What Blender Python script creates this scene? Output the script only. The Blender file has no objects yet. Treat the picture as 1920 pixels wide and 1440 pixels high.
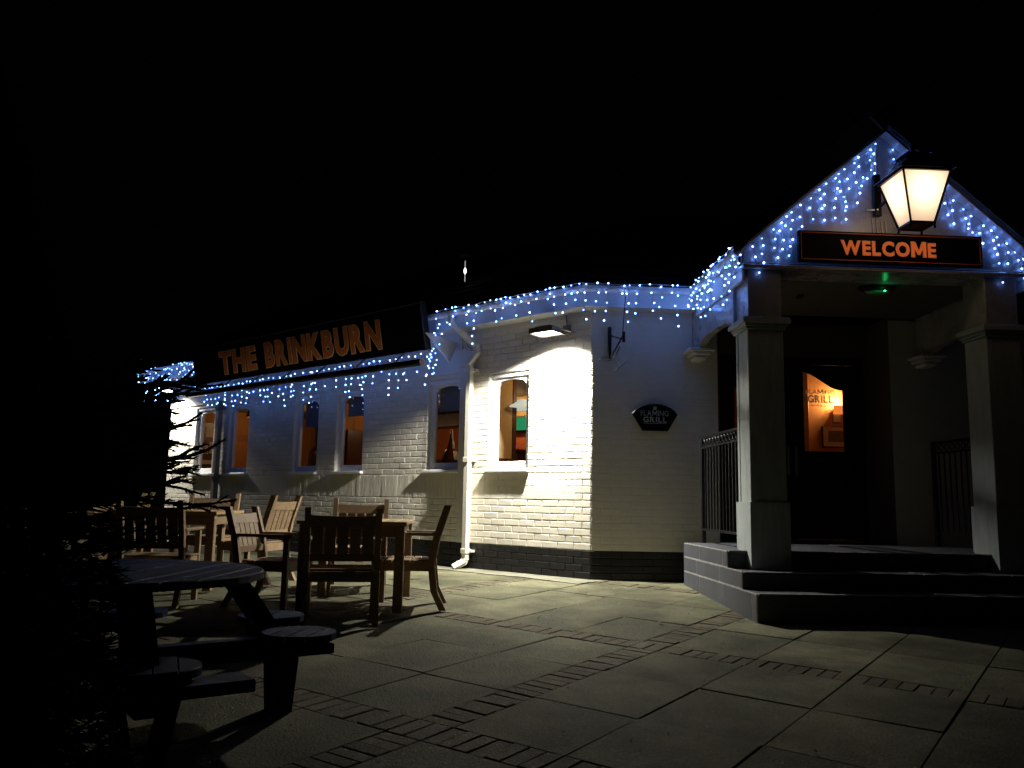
import bpy, bmesh, math, random
from mathutils import Vector, Matrix
random.seed(11)
R = math.radians
scn = bpy.context.scene
COL = scn.collection

# ------------------------------------------------------------------ camera, world, exposure
cd = bpy.data.cameras.new('camera'); cam = bpy.data.objects.new('camera', cd); COL.objects.link(cam)
p_, r_, y_ = R(7.968), R(1.0946), R(90 - 86.8266)
fw = Vector((0, math.cos(p_), math.sin(p_))); up0 = Vector((0, -math.sin(p_), math.cos(p_))); rt0 = Vector((1, 0, 0))
rt = rt0 * math.cos(r_) + up0 * math.sin(r_); up = up0 * math.cos(r_) - rt0 * math.sin(r_)
rz = Matrix.Rotation(-y_, 3, 'Z'); rt, up, fw = rz @ rt, rz @ up, rz @ fw
m = Matrix((rt, up, -fw)).transposed().to_4x4(); m.translation = (0, 0, .87)
cam.matrix_world = m
cd.sensor_width = 36; cd.lens = 1570.82 / 1920 * 36; cd.clip_start = .05; cd.clip_end = 600
scn.camera = cam
w = bpy.data.worlds.new('World'); scn.world = w; w.use_nodes = True
bg = w.node_tree.nodes['Background']; bg.inputs[0].default_value = (.35, .36, .6, 1); bg.inputs[1].default_value = .0006
scn.view_settings.view_transform = 'Standard'; scn.view_settings.look = 'None'
scn.view_settings.exposure = 0; scn.view_settings.gamma = 1
cy = scn.cycles
try:
    cy.use_denoising = True; cy.use_light_tree = True; cy.sample_clamp_indirect = 4; cy.sample_clamp_direct = 0
    cy.max_bounces = 8; cy.diffuse_bounces = 4; cy.glossy_bounces = 3; cy.transparent_max_bounces = 12
    cy.caustics_reflective = False; cy.caustics_refractive = False
except Exception: pass

# ------------------------------------------------------------------ materials
def mat(name, col, rough=.7, var=.12, scale=6., bump=.0, bscale=60., bdist=.004, spec=.4, metal=0., col2=None, stretch=None, det=5, coat=0, speck=0):
    M = bpy.data.materials.new(name); M.use_nodes = True; nt = M.node_tree; N = nt.nodes; L = nt.links
    b = N['Principled BSDF']; b.inputs['Roughness'].default_value = rough; b.inputs['Metallic'].default_value = metal
    b.inputs['Specular IOR Level'].default_value = spec; b.inputs['Coat Weight'].default_value = coat
    tc = N.new('ShaderNodeTexCoord'); mp = N.new('ShaderNodeMapping'); L.new(tc.outputs['Object'], mp.inputs[0])
    if stretch: mp.inputs['Scale'].default_value = stretch
    ns = N.new('ShaderNodeTexNoise'); ns.inputs['Scale'].default_value = scale; ns.inputs['Detail'].default_value = det; ns.inputs['Roughness'].default_value = .65
    L.new(mp.outputs[0], ns.inputs[0])
    cr = N.new('ShaderNodeValToRGB'); e = cr.color_ramp.elements
    c2 = col2 or tuple(c * (1 - 2.2 * var) for c in col)
    e[0].position = .32; e[1].position = .68; e[0].color = (*c2, 1); e[1].color = (*col, 1)
    L.new(ns.outputs[0], cr.inputs[0])
    oi = N.new('ShaderNodeObjectInfo'); hs = N.new('ShaderNodeHueSaturation'); mr = N.new('ShaderNodeMapRange')
    mr.inputs[3].default_value = 1 - var; mr.inputs[4].default_value = 1 + var
    L.new(oi.outputs['Random'], mr.inputs[0]); L.new(mr.outputs[0], hs.inputs['Value']); L.new(cr.outputs[0], hs.inputs['Color'])
    if speck:
        n3 = N.new('ShaderNodeTexNoise'); n3.inputs['Scale'].default_value = 90; n3.inputs['Detail'].default_value = 3; L.new(mp.outputs[0], n3.inputs[0]); r3 = N.new('ShaderNodeMapRange'); r3.inputs[1].default_value = .3; r3.inputs[2].default_value = .7; r3.inputs[3].default_value = 1 - speck; r3.inputs[4].default_value = 1 + speck
        n4 = N.new('ShaderNodeTexNoise'); n4.inputs['Scale'].default_value = .9; n4.inputs['Detail'].default_value = 5; n4.inputs['Roughness'].default_value = .7; L.new(tc.outputs['Object'], n4.inputs[0]); r4 = N.new('ShaderNodeMapRange'); r4.inputs[1].default_value = .38; r4.inputs[2].default_value = .62; r4.inputs[3].default_value = .55; r4.inputs[4].default_value = 1.25; m4 = N.new('ShaderNodeMath'); m4.operation = 'MULTIPLY'; L.new(n4.outputs[0], r4.inputs[0])
        L.new(n3.outputs[0], r3.inputs[0]); vm = N.new('ShaderNodeVectorMath'); vm.operation = 'SCALE'; L.new(hs.outputs[0], vm.inputs[0]); L.new(r3.outputs[0], m4.inputs[0]); L.new(r4.outputs[0], m4.inputs[1]); L.new(m4.outputs[0], vm.inputs['Scale']); L.new(vm.outputs[0], b.inputs['Base Color'])
    else: L.new(hs.outputs[0], b.inputs['Base Color'])
    if bump:
        n2 = N.new('ShaderNodeTexNoise'); n2.inputs['Scale'].default_value = bscale; n2.inputs['Detail'].default_value = 6; L.new(mp.outputs[0], n2.inputs[0])
        bp = N.new('ShaderNodeBump'); bp.inputs['Strength'].default_value = bump; bp.inputs['Distance'].default_value = bdist
        L.new(n2.outputs[0], bp.inputs['Height']); L.new(bp.outputs[0], b.inputs['Normal'])
        rr = N.new('ShaderNodeMapRange'); rr.inputs[3].default_value = max(.05, rough - .12); rr.inputs[4].default_value = min(1, rough + .12)
        L.new(ns.outputs[0], rr.inputs[0]); L.new(rr.outputs[0], b.inputs['Roughness'])
    return M
def emit(name, col, s, base=(0, 0, 0)):
    M = bpy.data.materials.new(name); M.use_nodes = True; b = M.node_tree.nodes['Principled BSDF']
    b.inputs['Base Color'].default_value = (*base, 1); b.inputs['Emission Color'].default_value = (*col, 1); b.inputs['Emission Strength'].default_value = s
    b.inputs['Specular IOR Level'].default_value = 0
    return M
def glassmat(name, tint=(.9, .9, .9), f=1.0):
    M = bpy.data.materials.new(name); M.use_nodes = True; nt = M.node_tree; N = nt.nodes; L = nt.links
    N.remove(N['Principled BSDF']); o = N['Material Output']
    t = N.new('ShaderNodeBsdfTransparent'); t.inputs[0].default_value = (*tint, 1); g = N.new('ShaderNodeBsdfGlossy'); g.inputs['Roughness'].default_value = .01
    fr = N.new('ShaderNodeFresnel'); fr.inputs[0].default_value = 1.5; mx = N.new('ShaderNodeMixShader')
    ml = N.new('ShaderNodeMath'); ml.operation = 'MULTIPLY'; ml.inputs[1].default_value = 1.5 * f; ge = N.new('ShaderNodeNewGeometry'); iv = N.new('ShaderNodeMath'); iv.operation = 'SUBTRACT'; iv.inputs[0].default_value = 1; L.new(ge.outputs['Backfacing'], iv.inputs[1]); m2 = N.new('ShaderNodeMath'); m2.operation = 'MULTIPLY'; L.new(fr.outputs[0], m2.inputs[0]); L.new(iv.outputs[0], m2.inputs[1]); L.new(m2.outputs[0], ml.inputs[0])
    L.new(ml.outputs[0], mx.inputs[0]); L.new(t.outputs[0], mx.inputs[1]); L.new(g.outputs[0], mx.inputs[2]); L.new(mx.outputs[0], o.inputs[0])
    return M
M_brick = mat('painted_brick', (.74, .70, .60), .75, .04, 7, .5, 130, .004, .25)
M_render = mat('painted_render', (.70, .68, .64), .7, .05, 3, .35, 90, .003, .3)
M_plinth = mat('black_masonry_paint', (.012, .012, .013), .55, .2, 8, .5, 70, .006, .4)
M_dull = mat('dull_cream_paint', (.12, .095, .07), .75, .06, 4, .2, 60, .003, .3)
M_white = mat('white_gloss_frame', (.78, .78, .78), .35, .02, 3, spec=.5)
M_trim = mat('white_trim_paint', (.66, .66, .65), .45, .05, 4, .1, 20, .003, spec=.5)
M_gable = mat('grey_gloss_paint', (.38, .36, .36), .28, .06, 5, .25, 24, .004, spec=.6)
M_column = mat('column_paint', (.46, .51, .51), .5, .05, 5, .25, 45, .003, col2=(.33, .36, .35), stretch=(4, 4, .7), det=9)
M_black = mat('black_iron', (.012, .012, .013), .35, .2, 9, .2, 60, .002, .5)
M_dark = mat('black_door_paint', (.010, .010, .011), .4, .2, 5, spec=.4)
M_signb = mat('black_sign_board', (.004, .004, .004), .7, .2, 3, spec=.1)
M_orange = mat('orange_letter_face', (.66, .20, .06), .6, .12, 12, .2, 40, .002, .3)
M_orange2 = emit('glow_boosted_orange_face', (1, .17, .035), .36, (.5, .10, .02))  # emission added to brighten the WELCOME letters, stands in for lantern light
M_border = mat('dull_orange_line', (.75, .16, .05), .5, .1, 9)
M_tan = mat('tan_letter_edge', (.80, .60, .40), .6, .1, 9, spec=.3)
M_pipe = mat('cream_pipe_paint', (.74, .70, .58), .4, .06, 6, .1, 30, .002, .5)
M_gpipe = mat('grey_brown_pipe_paint', (.20, .17, .16), .5, .1, 6)
M_roof = mat('dark_roof_tile', (.03, .028, .03), .8, .25, 5, .4, 40, .006)
M_slab = mat('concrete_slab', (.165, .154, .098), .88, .24, 2.1, .8, 70, .010, .15, col2=(.088, .093, .054), det=14, speck=.28)
M_pbrick = mat('paving_brick', (.150, .128, .086), .88, .2, 7, .7, 70, .010, .15, col2=(.088, .080, .052), det=10, speck=.25)
M_apron = mat('pale_concrete', (.24, .23, .18), .85, .12, 4, .6, 60, .008, .2, col2=(.12, .12, .08), det=10)
M_bed = mat('mossy_joint_sand', (.066, .062, .04), .95, .3, 20, .8, 90, .01, .1)
M_earth = mat('dark_ground', (.02, .02, .018), .95, .3, .6)
M_step = mat('grey_painted_block', (.095, .10, .115), .6, .12, 6, .4, 50, .004, .35, stretch=(1, 1, .35))
M_pale = mat('pale_mortar_lit_edge', (.5, .5, .48), .7, .2, 14, .4, 60, .004)  # joint mortar, and nosing strips paled as if catching light
M_wood = mat('oiled_hardwood', (.30, .21, .125), .55, .14, 5, .3, 40, .003, .35, col2=(.19, .125, .07), stretch=(3, 3, 14))
M_woodt = mat('weathered_tabletop', (.40, .27, .13), .6, .12, 6, .3, 40, .003, .3, stretch=(14, 3, 3))
M_navy = mat('blue_black_stain', (.019, .033, .098), .6, .25, 5, .5, 60, .004, .06, stretch=(20, 2, 4))
M_steel = mat('bare_steel', (.6, .6, .58), .35, .1, 8, metal=1.)
M_wire = mat('light_string_wire', (.8, .82, .85), .5, .1, 5)
M_led = emit('led_bulb', (.13, .30, 1.0), 17)
_n = M_led.node_tree.nodes; _l = M_led.node_tree.links; _oi = _n.new('ShaderNodeObjectInfo'); _mr = _n.new('ShaderNodeMapRange'); _mr.inputs[3].default_value = 8; _mr.inputs[4].default_value = 36
_l.new(_oi.outputs['Random'], _mr.inputs[0]); _l.new(_mr.outputs[0], _n['Principled BSDF'].inputs['Emission Strength'])
M_flood = emit('flood_lens', (1, .96, .86), 14)
M_green = emit('green_indicator', (.02, 1, .22), 9)
M_glass = glassmat('window_glass', (.86, .86, .86))
M_glassd = glassmat('door_glass', (.95, .93, .9), .6)
M_bark = mat('bark', (.05, .035, .025), .9, .2, 12, .8, 40, .01)
M_needle = mat('spruce_needle', (.010, .016, .010), .8, .3, 20, spec=.05)
M_iwall = mat('ochre_plaster', (.46, .20, .055), .8, .08, 3)
M_iwall2 = mat('cream_plaster', (.50, .36, .16), .8, .05, 3)
M_ired = mat('terracotta_plaster', (.60, .16, .05), .8, .08, 3)
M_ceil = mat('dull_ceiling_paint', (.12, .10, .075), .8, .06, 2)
M_ifloor = mat('dark_carpet', (.05, .02, .015), .9, .2, 14)
M_idark = mat('dark_varnished_wood', (.075, .028, .014), .35, .2, 5, stretch=(2, 2, 12))
M_iwood = mat('orange_varnished_pine', (.42, .15, .04), .35, .15, 5, stretch=(3, 3, 10))
M_blind = mat('pale_roller_blind', (.30, .33, .42), .8, .04, 3)
M_gscr = emit('green_screen_glow', (.05, .62, .24), .55)
M_paper = mat('print_paper', (.6, .45, .38), .8, .05, 3)
M_photo = mat('grey_print', (.16, .13, .10), .7, .25, 14)
M_shade = emit('lit_lamp_shade', (1, .28, .05), .9, (.5, .2, .08))
M_shadew = emit('pale_lit_shade', (.9, 1, .85), .75, (.6, .6, .5))
M_letterw = mat('silver_lettering', (.45, .45, .45), .5, .1, 9)
M_etch = mat('etched_glass_lettering', (.75, .68, .6), .7, .05, 9)
M_leaf = mat('dry_leaf', (.38, .30, .16), .8, .3, 14)
M_grit = mat('pale_grit', (.55, .52, .45), .8, .3, 30)
_n = M_etch.node_tree.nodes; _l = M_etch.node_tree.links; _tr = _n.new('ShaderNodeBsdfTranslucent'); _tr.inputs[0].default_value = (.95, .92, .88, 1); _mx = _n.new('ShaderNodeMixShader'); _mx.inputs[0].default_value = .85
_l.new(_n['Principled BSDF'].outputs[0], _mx.inputs[1]); _l.new(_tr.outputs[0], _mx.inputs[2]); _l.new(_mx.outputs[0], _n['Material Output'].inputs[0])
# lantern pane: frosted glass lit by a lamp near the top
M_pane = bpy.data.materials.new('frosted_lamp_glass'); M_pane.use_nodes = True
_n = M_pane.node_tree.nodes; _l = M_pane.node_tree.links; _b = _n['Principled BSDF']
_b.inputs['Base Color'].default_value = (.8, .75, .65, 1); _b.inputs['Roughness'].default_value = .4; _b.inputs['Emission Color'].default_value = (1, .70, .44, 1)
_g = _n.new('ShaderNodeNewGeometry'); _d = _n.new('ShaderNodeVectorMath'); _d.operation = 'DISTANCE'; _d.inputs[1].default_value = (4.00, 7.035, 3.72)
_p = _n.new('ShaderNodeMath'); _p.operation = 'POWER'; _p.inputs[1].default_value = -2.0; _q = _n.new('ShaderNodeMath'); _q.operation = 'MULTIPLY'; _q.inputs[1].default_value = .088
_l.new(_g.outputs['Position'], _d.inputs[0]); _l.new(_d.outputs['Value'], _p.inputs[0]); _l.new(_p.outputs[0], _q.inputs[0]); _l.new(_q.outputs[0], _b.inputs['Emission Strength'])

# ------------------------------------------------------------------ mesh helpers
class MB:
    def __init__(s): s.v = []; s.f = []
    def add(s, vs, fs):
        n = len(s.v); s.v += [tuple(v) for v in vs]; s.f += [tuple(i + n for i in f) for f in fs]; return s
    def hexa(s, P):   # P: 8 points, index = a + 2 b + 4 c
        return s.add(P, [(0, 2, 3, 1), (4, 5, 7, 6), (0, 1, 5, 4), (2, 6, 7, 3), (0, 4, 6, 2), (1, 3, 7, 5)])
    def box(s, a0, a1, b0, b1, c0, c1, f=None, ch=0.):
        if ch:
            return s.cbox(a0, a1, b0, b1, c0, c1, f, ch)
        f = f or (lambda *q: q)
        return s.hexa([f((a0, a1)[i & 1], (b0, b1)[i >> 1 & 1], (c0, c1)[i >> 2]) for i in range(8)])
    def cbox(s, a0, a1, b0, b1, c0, c1, f=None, c=.004):   # box with chamfered edges
        f = f or (lambda *q: q); lo = (a0, b0, c0); hi = (a1, b1, c1); vs = []; ix = {}
        for i in range(8):
            e = [(hi[k] if i >> k & 1 else lo[k]) for k in range(3)]
            d = [(-c if i >> k & 1 else c) for k in range(3)]
            for ax in range(3):
                q = [e[k] + (0 if k == ax else d[k]) for k in range(3)]; ix[i, ax] = len(vs); vs.append(f(*q))
        F = []
        for ax in range(3):
            u, v = [k for k in range(3) if k != ax]
            for sd in (0, 1):
                F.append(tuple(ix[(sd << ax) | (a << u) | (b << v), ax] for a, b in ((0, 0), (1, 0), (1, 1), (0, 1))))
        for ax in range(3):
            u, v = [k for k in range(3) if k != ax]
            for a in (0, 1):
                for b in (0, 1):
                    i = (a << u) | (b << v); j = i | (1 << ax)
                    F.append((ix[i, u], ix[j, u], ix[j, v], ix[i, v]))
        for i in range(8): F.append((ix[i, 0], ix[i, 1], ix[i, 2]))
        return s.add(vs, F)
    def prism(s, poly, d0, d1, f=None):   # poly in (a,b), extruded along c
        f = f or (lambda *q: q); n = len(poly)
        vs = [f(a, b, d0) for a, b in poly] + [f(a, b, d1) for a, b in poly]
        return s.add(vs, [tuple(range(n))[::-1], tuple(range(n, 2 * n))] + [(i, (i + 1) % n, (i + 1) % n + n, i + n) for i in range(n)])
    def bar(s, p, q, w, h, upv=(0, 0, 1)):   # rectangular bar from p to q
        p, q = Vector(p), Vector(q); d = (q - p).normalized(); u = Vector(upv)
        x = d.cross(u)
        if x.length < 1e-4: x = d.cross(Vector((1, 0, 0)))
        x.normalize(); y = x.cross(d)
        return s.hexa([(p if k == 0 else q) + x * (w / 2 * (1 if i else -1)) + y * (h / 2 * (1 if j else -1)) for k in (0, 1) for j in (0, 1) for i in (0, 1)])
    def tube(s, pts, r, n=6, r1=None):
        pts = [Vector(p) for p in pts]; rings = []
        ref = None
        for i, p in enumerate(pts):
            d = (pts[min(i + 1, len(pts) - 1)] - pts[max(i - 1, 0)]).normalized()
            if ref is None: ref = d.orthogonal().normalized()
            ref = (ref - d * ref.dot(d)).normalized(); b = d.cross(ref)
            rr = r if r1 is None else r + (r1 - r) * i / (len(pts) - 1)
            rings.append([p + ref * (rr * math.cos(2 * math.pi * k / n)) + b * (rr * math.sin(2 * math.pi * k / n)) for k in range(n)])
        F = [(i * n + k, i * n + (k + 1) % n, (i + 1) * n + (k + 1) % n, (i + 1) * n + k) for i in range(len(pts) - 1) for k in range(n)]
        F += [tuple(range(n))[::-1], tuple((len(pts) - 1) * n + k for k in range(n))]
        return s.add([v for g in rings for v in g], F)
    def lathe(s, prof, c=(0, 0, 0), n=16):
        vs = [(c[0] + r * math.cos(2 * math.pi * k / n), c[1] + r * math.sin(2 * math.pi * k / n), c[2] + z) for r, z in prof for k in range(n)]
        F = [(i * n + k, i * n + (k + 1) % n, (i + 1) * n + (k + 1) % n, (i + 1) * n + k) for i in range(len(prof) - 1) for k in range(n)]
        F += [tuple(range(n))[::-1], tuple((len(prof) - 1) * n + k for k in range(n))]
        return s.add(vs, F)
    def mesh(s, name, mt, off=(0, 0, 0), smooth=False, fix=True):
        me = bpy.data.meshes.new(name); o = Vector(off)
        me.from_pydata([tuple(Vector(v) - o) for v in s.v], [], s.f)
        if fix:
            b = bmesh.new(); b.from_mesh(me); bmesh.ops.recalc_face_normals(b, faces=b.faces); b.to_mesh(me); b.free()
        if smooth:
            for p in me.polygons: p.use_smooth = True
        if mt: me.materials.append(mt)
        return me
    def build(s, name, mt, parent=None, smooth=False, fix=True, label=None):
        off = wloc(parent) if parent else (0, 0, 0)
        return link(name, s.mesh(name, mt, off, smooth, fix), parent, label=label)
def wloc(o):
    v = Vector((0, 0, 0))
    while o: v += o.location; o = o.parent
    return v
def link(name, me, parent=None, loc=(0, 0, 0), label=None):
    o = bpy.data.objects.new(name, me); COL.objects.link(o); o.location = loc
    if parent: o.parent = parent
    if label: o['label'] = label
    return o
def tag(o, label, cat, group=None):
    o['label'] = label; o['category'] = cat
    if group: o['group'] = group
    return o
def thing(name, label, cat, loc=(0, 0, 0), rz=0, group=None):
    o = bpy.data.objects.new(name, None); COL.objects.link(o); o.location = loc; o.rotation_euler = (0, 0, rz); o.empty_display_size = .1
    return tag(o, label, cat, group)
def struct(o): o['kind'] = 'structure'; return o
def stuff(o): o['kind'] = 'stuff'; return o
def copy_tree(o, parent=None):
    c = o.copy(); COL.objects.link(c)
    if parent: c.parent = parent
    for ch in list(o.children): copy_tree(ch, c)
    return c
_glyph = {}
def glyph(ch, bold, depth):
    k = (ch, bold, depth)
    if k not in _glyph and ch == 'M':   # drawn by hand: the built-in outline folds over itself when emboldened
        t = .095 + bold * 1.6; q = .06 + bold
        P = [(-bold, -bold), (-bold, .73 + bold), (t + .035, .73 + bold), (.40, .36 - q * .4), (.765 - t, .73 + bold), (.80 + bold, .73 + bold), (.80 + bold, -bold), (.80 - t, -bold), (.80 - t, .44 - q * .3), (.40 + q * .7, .13 - bold), (.40 - q * .7, .13 - bold), (t, .44 - q * .3), (t, -bold)]
        b = MB(); b.prism(P, -depth, depth); me = b.mesh('letter', None); _glyph[k] = (me, -bold, .80 + bold)
    if k not in _glyph:
        cu = bpy.data.curves.new('glyph', 'FONT'); cu.body = ch; cu.size = 1; cu.extrude = depth; cu.offset = bold; cu.resolution_u = 3
        ob = bpy.data.objects.new('glyph', cu); COL.objects.link(ob)
        dg = bpy.context.evaluated_depsgraph_get(); me = bpy.data.meshes.new_from_object(ob.evaluated_get(dg))
        bpy.data.objects.remove(ob); 
        xs = [v.co.x for v in me.vertices]; _glyph[k] = (me, min(xs), max(xs))
    return _glyph[k]
def lettering(text, parent, f, x0, x1, z0, z1, mt, bold=.03, depth=.02, gap=.09, edge=None, space=.45, name='letter', wob=0., d0=0., frame=None):
    """one mesh per letter; f(a, b, d) maps the sign's own plane to the world"""
    W = 0.; items = []
    for ch in text:
        if ch == ' ': W += space; continue
        me, a, b = glyph(ch, bold, depth); items.append((ch, W, a, b)); W += (b - a) + gap
    W -= gap; sx = (x1 - x0) / W; H = .73 + 2 * bold; sz = (z1 - z0) / H
    off = wloc(parent)
    for ch, px, a, b in items:
        for lay in (0, 1) if edge else (0,):
            me, a2, b2 = glyph(ch, bold + (edge[0] if lay else 0), depth)
            t = random.uniform(-wob, wob) if not lay else t
            n = me.copy(); n.name = name
            ca = (a + b) / 2; cz = .36
            for v in n.vertices:
                u = v.co.x - ca; q = v.co.y - cz
                u, q = u * math.cos(t) - q * math.sin(t), u * math.sin(t) + q * math.cos(t)
                X = x0 + (px + (u + ca) - a) * sx; Z = z0 + (q + cz + bold) * sz
                dd = v.co.z * (1 if not lay else .6) * sz + d0
                v.co = Vector(f(X, Z, dd)) - off
            n.materials.clear(); n.materials.append(edge[1] if lay else mt)
            bm_ = bmesh.new(); bm_.from_mesh(n); bmesh.ops.recalc_face_normals(bm_, faces=bm_.faces); bm_.to_mesh(n); bm_.free()
            if lay: link('letter_edge', n, last)
            else: last = link(name, n, parent)

# ------------------------------------------------------------------ frames of the place
K = Vector((1.4625, 9.628, 0)); S2 = math.sqrt(.5)
def Aw(s, o, z): return (K.x - s * S2 - o * S2, K.y + s * S2 - o * S2, z)      # long wall: s to the left, o outwards
def Cw(t, o, z): return (K.x + t, K.y - o, z)                                  # entrance wall: t to the right, o outwards
def gz(y): return .04 * (min(y, 9.57) - 9.57)
def gpt(x, y, h=0): return (x, y, gz(y) + h)

# ------------------------------------------------------------------ ground and paving
mb = MB(); xs = [-150, 150]; ys = [-12, 9.57, 180]
mb.add([(x, y, gz(y) - .075) for y in ys for x in xs], [(0, 1, 3, 2), (2, 3, 5, 4)])
struct(mb.build('ground', M_earth))
O = Vector((.693, 6.507)); TH = R(51.3); U = Vector((math.cos(TH), math.sin(TH))); V = Vector((U.y, -U.x))
def pv(u, v, h): q = O + U * u + V * v; return (q.x, q.y, gz(q.y) + h)
uc = [(-5.12, -4.9, 1), (-4.9, -4.1, 0), (-4.1, -3.3, 0), (-3.3, -2.46, 0), (-2.46, -2.22, 1), (-2.22, -1.52, 0), (-1.52, -.75, 0), (-.75, 0, 0), (0, .22, 1), (.22, 1.06, 0), (1.06, 1.96, 0), (1.96, 2.80, 0), (2.80, 3.02, 1), (3.02, 3.9, 0), (3.9, 4.75, 0), (4.75, 5.6, 0), (5.6, 5.82, 1), (5.82, 6.7, 0), (6.7, 7.5, 0)]
vc = [(-7.6, -6.9, 0), (-6.9, -6.2, 0), (-6.2, -5.5, 0), (-5.5, -4.92, 0), (-4.92, -4.70, 1), (-4.70, -4.05, 0), (-4.05, -3.4, 0), (-3.4, -2.78, 0), (-2.78, -2.13, 0), (-2.13, -1.91, 1), (-1.91, -1.26, 0), (-1.26, -.61, 0), (-.61, .06, 0), (.06, .65, 0), (.65, .87, 1), (.87, 1.5, 0), (1.5, 2.14, 0), (2.14, 2.78, 0), (2.78, 3.43, 0), (3.43, 3.65, 1), (3.65, 4.3, 0), (4.3, 4.95, 0), (4.95, 5.6, 0), (5.6, 6.2, 0), (6.2, 6.42, 1), (6.42, 7.1, 0), (7.1, 7.8, 0)]
def vis(u, v):
    q = O + U * u + V * v
    if q.y > 10.0 and q.x > K.x: return False
    if (q.x - K.x + q.y - K.y) * S2 > .3: return False
    if q.x > 2.95 and q.y > 7.6: return False
    return q.y > 1.6 and abs(q.x) < .72 * q.y + 1.0
mb = MB()
A_, B_ = MB(), None
def bedz(x, y): return (x, y, gz(y) - .0065)
corner = [(-9, 1), (8, 1), (8, 9.57), (1.6, 9.57), (1.3, 10.0), (-9, 20.3)]
mb.add([bedz(-9.5, 0), bedz(9, 0), bedz(9, 9.57), bedz(9, 11), bedz(-9.5, 9.57), bedz(-9.5, 21), bedz(9, 21)], [(0, 1, 2, 4), (4, 2, 6, 5)])
paving = struct(mb.build('paving', M_bed))
slabs = []; pbricks = []
def piece(u0, u1, v0, v1, ch, jit, tilt, tight=0):
    z = random.uniform(-jit, jit); tu = random.uniform(-tilt, tilt); tv = random.uniform(-tilt, tilt)
    uc_, vc_ = (u0 + u1) / 2, (v0 + v1) / 2; b = MB()
    if tight: u0 -= random.uniform(0, tight); u1 += random.uniform(0, tight); v0 -= random.uniform(0, tight); v1 += random.uniform(0, tight)
    return b.cbox(u0, u1, v0, v1, -.05, 0, lambda u, v, h: pv(u, v, h + z + tu * (u - uc_) + tv * (v - vc_)), ch)
for u0, u1, ub in uc:
    for v0, v1, vb in vc:
        if ub or vb:
            if ub: n = max(1, round((v1 - v0) / .092)); cells = [(u0, u1, v0 + (v1 - v0) * i / n, v0 + (v1 - v0) * (i + 1) / n) for i in range(n)]
            else: n = max(1, round((u1 - u0) / .092)); cells = [(u0 + (u1 - u0) * i / n, u0 + (u1 - u0) * (i + 1) / n, v0, v1) for i in range(n)]
            for c in cells:
                uu, vv = (c[0] + c[1]) / 2, (c[2] + c[3]) / 2
                if vis(uu, vv):
                    g = random.uniform(.001, .004); pbricks.append(((O + U * uu + V * vv).length, piece(c[0] + g, c[1] - g, c[2] + g, c[3] - g, .004, .004, .02)))
        elif vis((u0 + u1) / 2, (v0 + v1) / 2) or vis(u0, v0) or vis(u1, v1):
            g = .0055; slabs.append(piece(u0 + g, u1 - g, v0 + g, v1 - g, random.uniform(.0015, .005), .0035, .006, .0052))
for b in slabs[:300]: b.build('paving_slab', M_slab, paving, fix=True)
pbricks.sort(key=lambda t: t[0])
for _, b in pbricks[:300]: b.build('paving_brick', M_pbrick, paving)
rest = MB()
for _, b in pbricks[300:]: rest.add(b.v, b.f)
if rest.v: stuff(rest.build('brick_band', M_pbrick, paving))
mb = MB()
for i in range(26):   # pale concrete apron along the foot of the long wall, broken into bays
    a0, a1 = -.12 + i * .42, -.12 + (i + 1) * .42 - .006
    j = [.40 + .03 * math.sin(i * 2.3), .40 + .03 * math.sin((i + 1) * 2.3)]
    P = [Aw(a0, -.2, 0), Aw(a1, -.2, 0), Aw(a0, j[0], 0), Aw(a1, j[1], 0)]
    mb = MB(); mb.hexa([(x, y, gz(y) - .03) for x, y, _ in P] + [(x, y, gz(y) + .008) for x, y, _ in P]); mb.build('apron_bay', M_apron, paving)
# litter and fallen leaves
lit = MB(); rl = random.Random(5)
for i in range(420):
    y = rl.uniform(3.2, 9.4); x = rl.uniform(-1.6, .42 * y)
    if x + y > 10.8: continue
    r = rl.uniform(.002, .006) * (1 if rl.random() < .9 else 1.9); a = rl.uniform(0, 6.28)
    lit.add([(x + r * math.cos(a + k * 2.1) * (1.6 if k == 0 else 1), y + r * math.sin(a + k * 2.1), gz(y) + .008 + (.006 if k == 1 else 0)) for k in range(3)] + [(x, y, gz(y) + .008 + r)], [(0, 1, 3), (1, 2, 3), (2, 0, 3), (0, 2, 1)])
o = stuff(lit.build('grit', M_grit)); tag(o, 'pale specks of grit and cigarette ends strewn over the paving', 'litter')
def leaf(x, y, s, a, label):
    b = MB(); n = 8
    for i in range(n + 1):
        t = i / n; wd = s * .42 * math.sin(math.pi * t) ** .7; zz = gz(y) + .012 + .35 * s * (2 * t - 1) ** 2
        for k in (-1, 0, 1):
            px, py = s * (t - .5) * 2, wd * k
            b.v.append((x + px * math.cos(a) - py * math.sin(a), y + px * math.sin(a) + py * math.cos(a), zz + (.3 * wd if k else 0)))
    b.f = [(i * 3 + k, i * 3 + k + 1, i * 3 + k + 4, i * 3 + k + 3) for i in range(n) for k in (0, 1)]
    tag(b.build('dry_leaf', M_leaf, fix=False), label, 'leaf', 'fallen leaves on the paving')
leaf(1.255, 8.45, .035, .3, 'curled dry leaf on the slabs midway between the wall corner and the steps')
leaf(1.64, 6.98, .035, 1.9, 'pale curled leaf on the brick band in front of the steps')

# ------------------------------------------------------------------ the pub building
pub = thing('pub_building', 'long white painted brick pub with arched windows and black plinth', 'building', K)
ZT_B, ZT_A, SE = 3.12, 2.56, 10.3
WIN = [(.965, 1.635), (2.135, 2.80), (4.21, 4.88), (5.36, 6.02), (7.41, 8.09), (8.60, 9.27)]
WZ0, WZ1 = 1.245, 2.505
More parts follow.
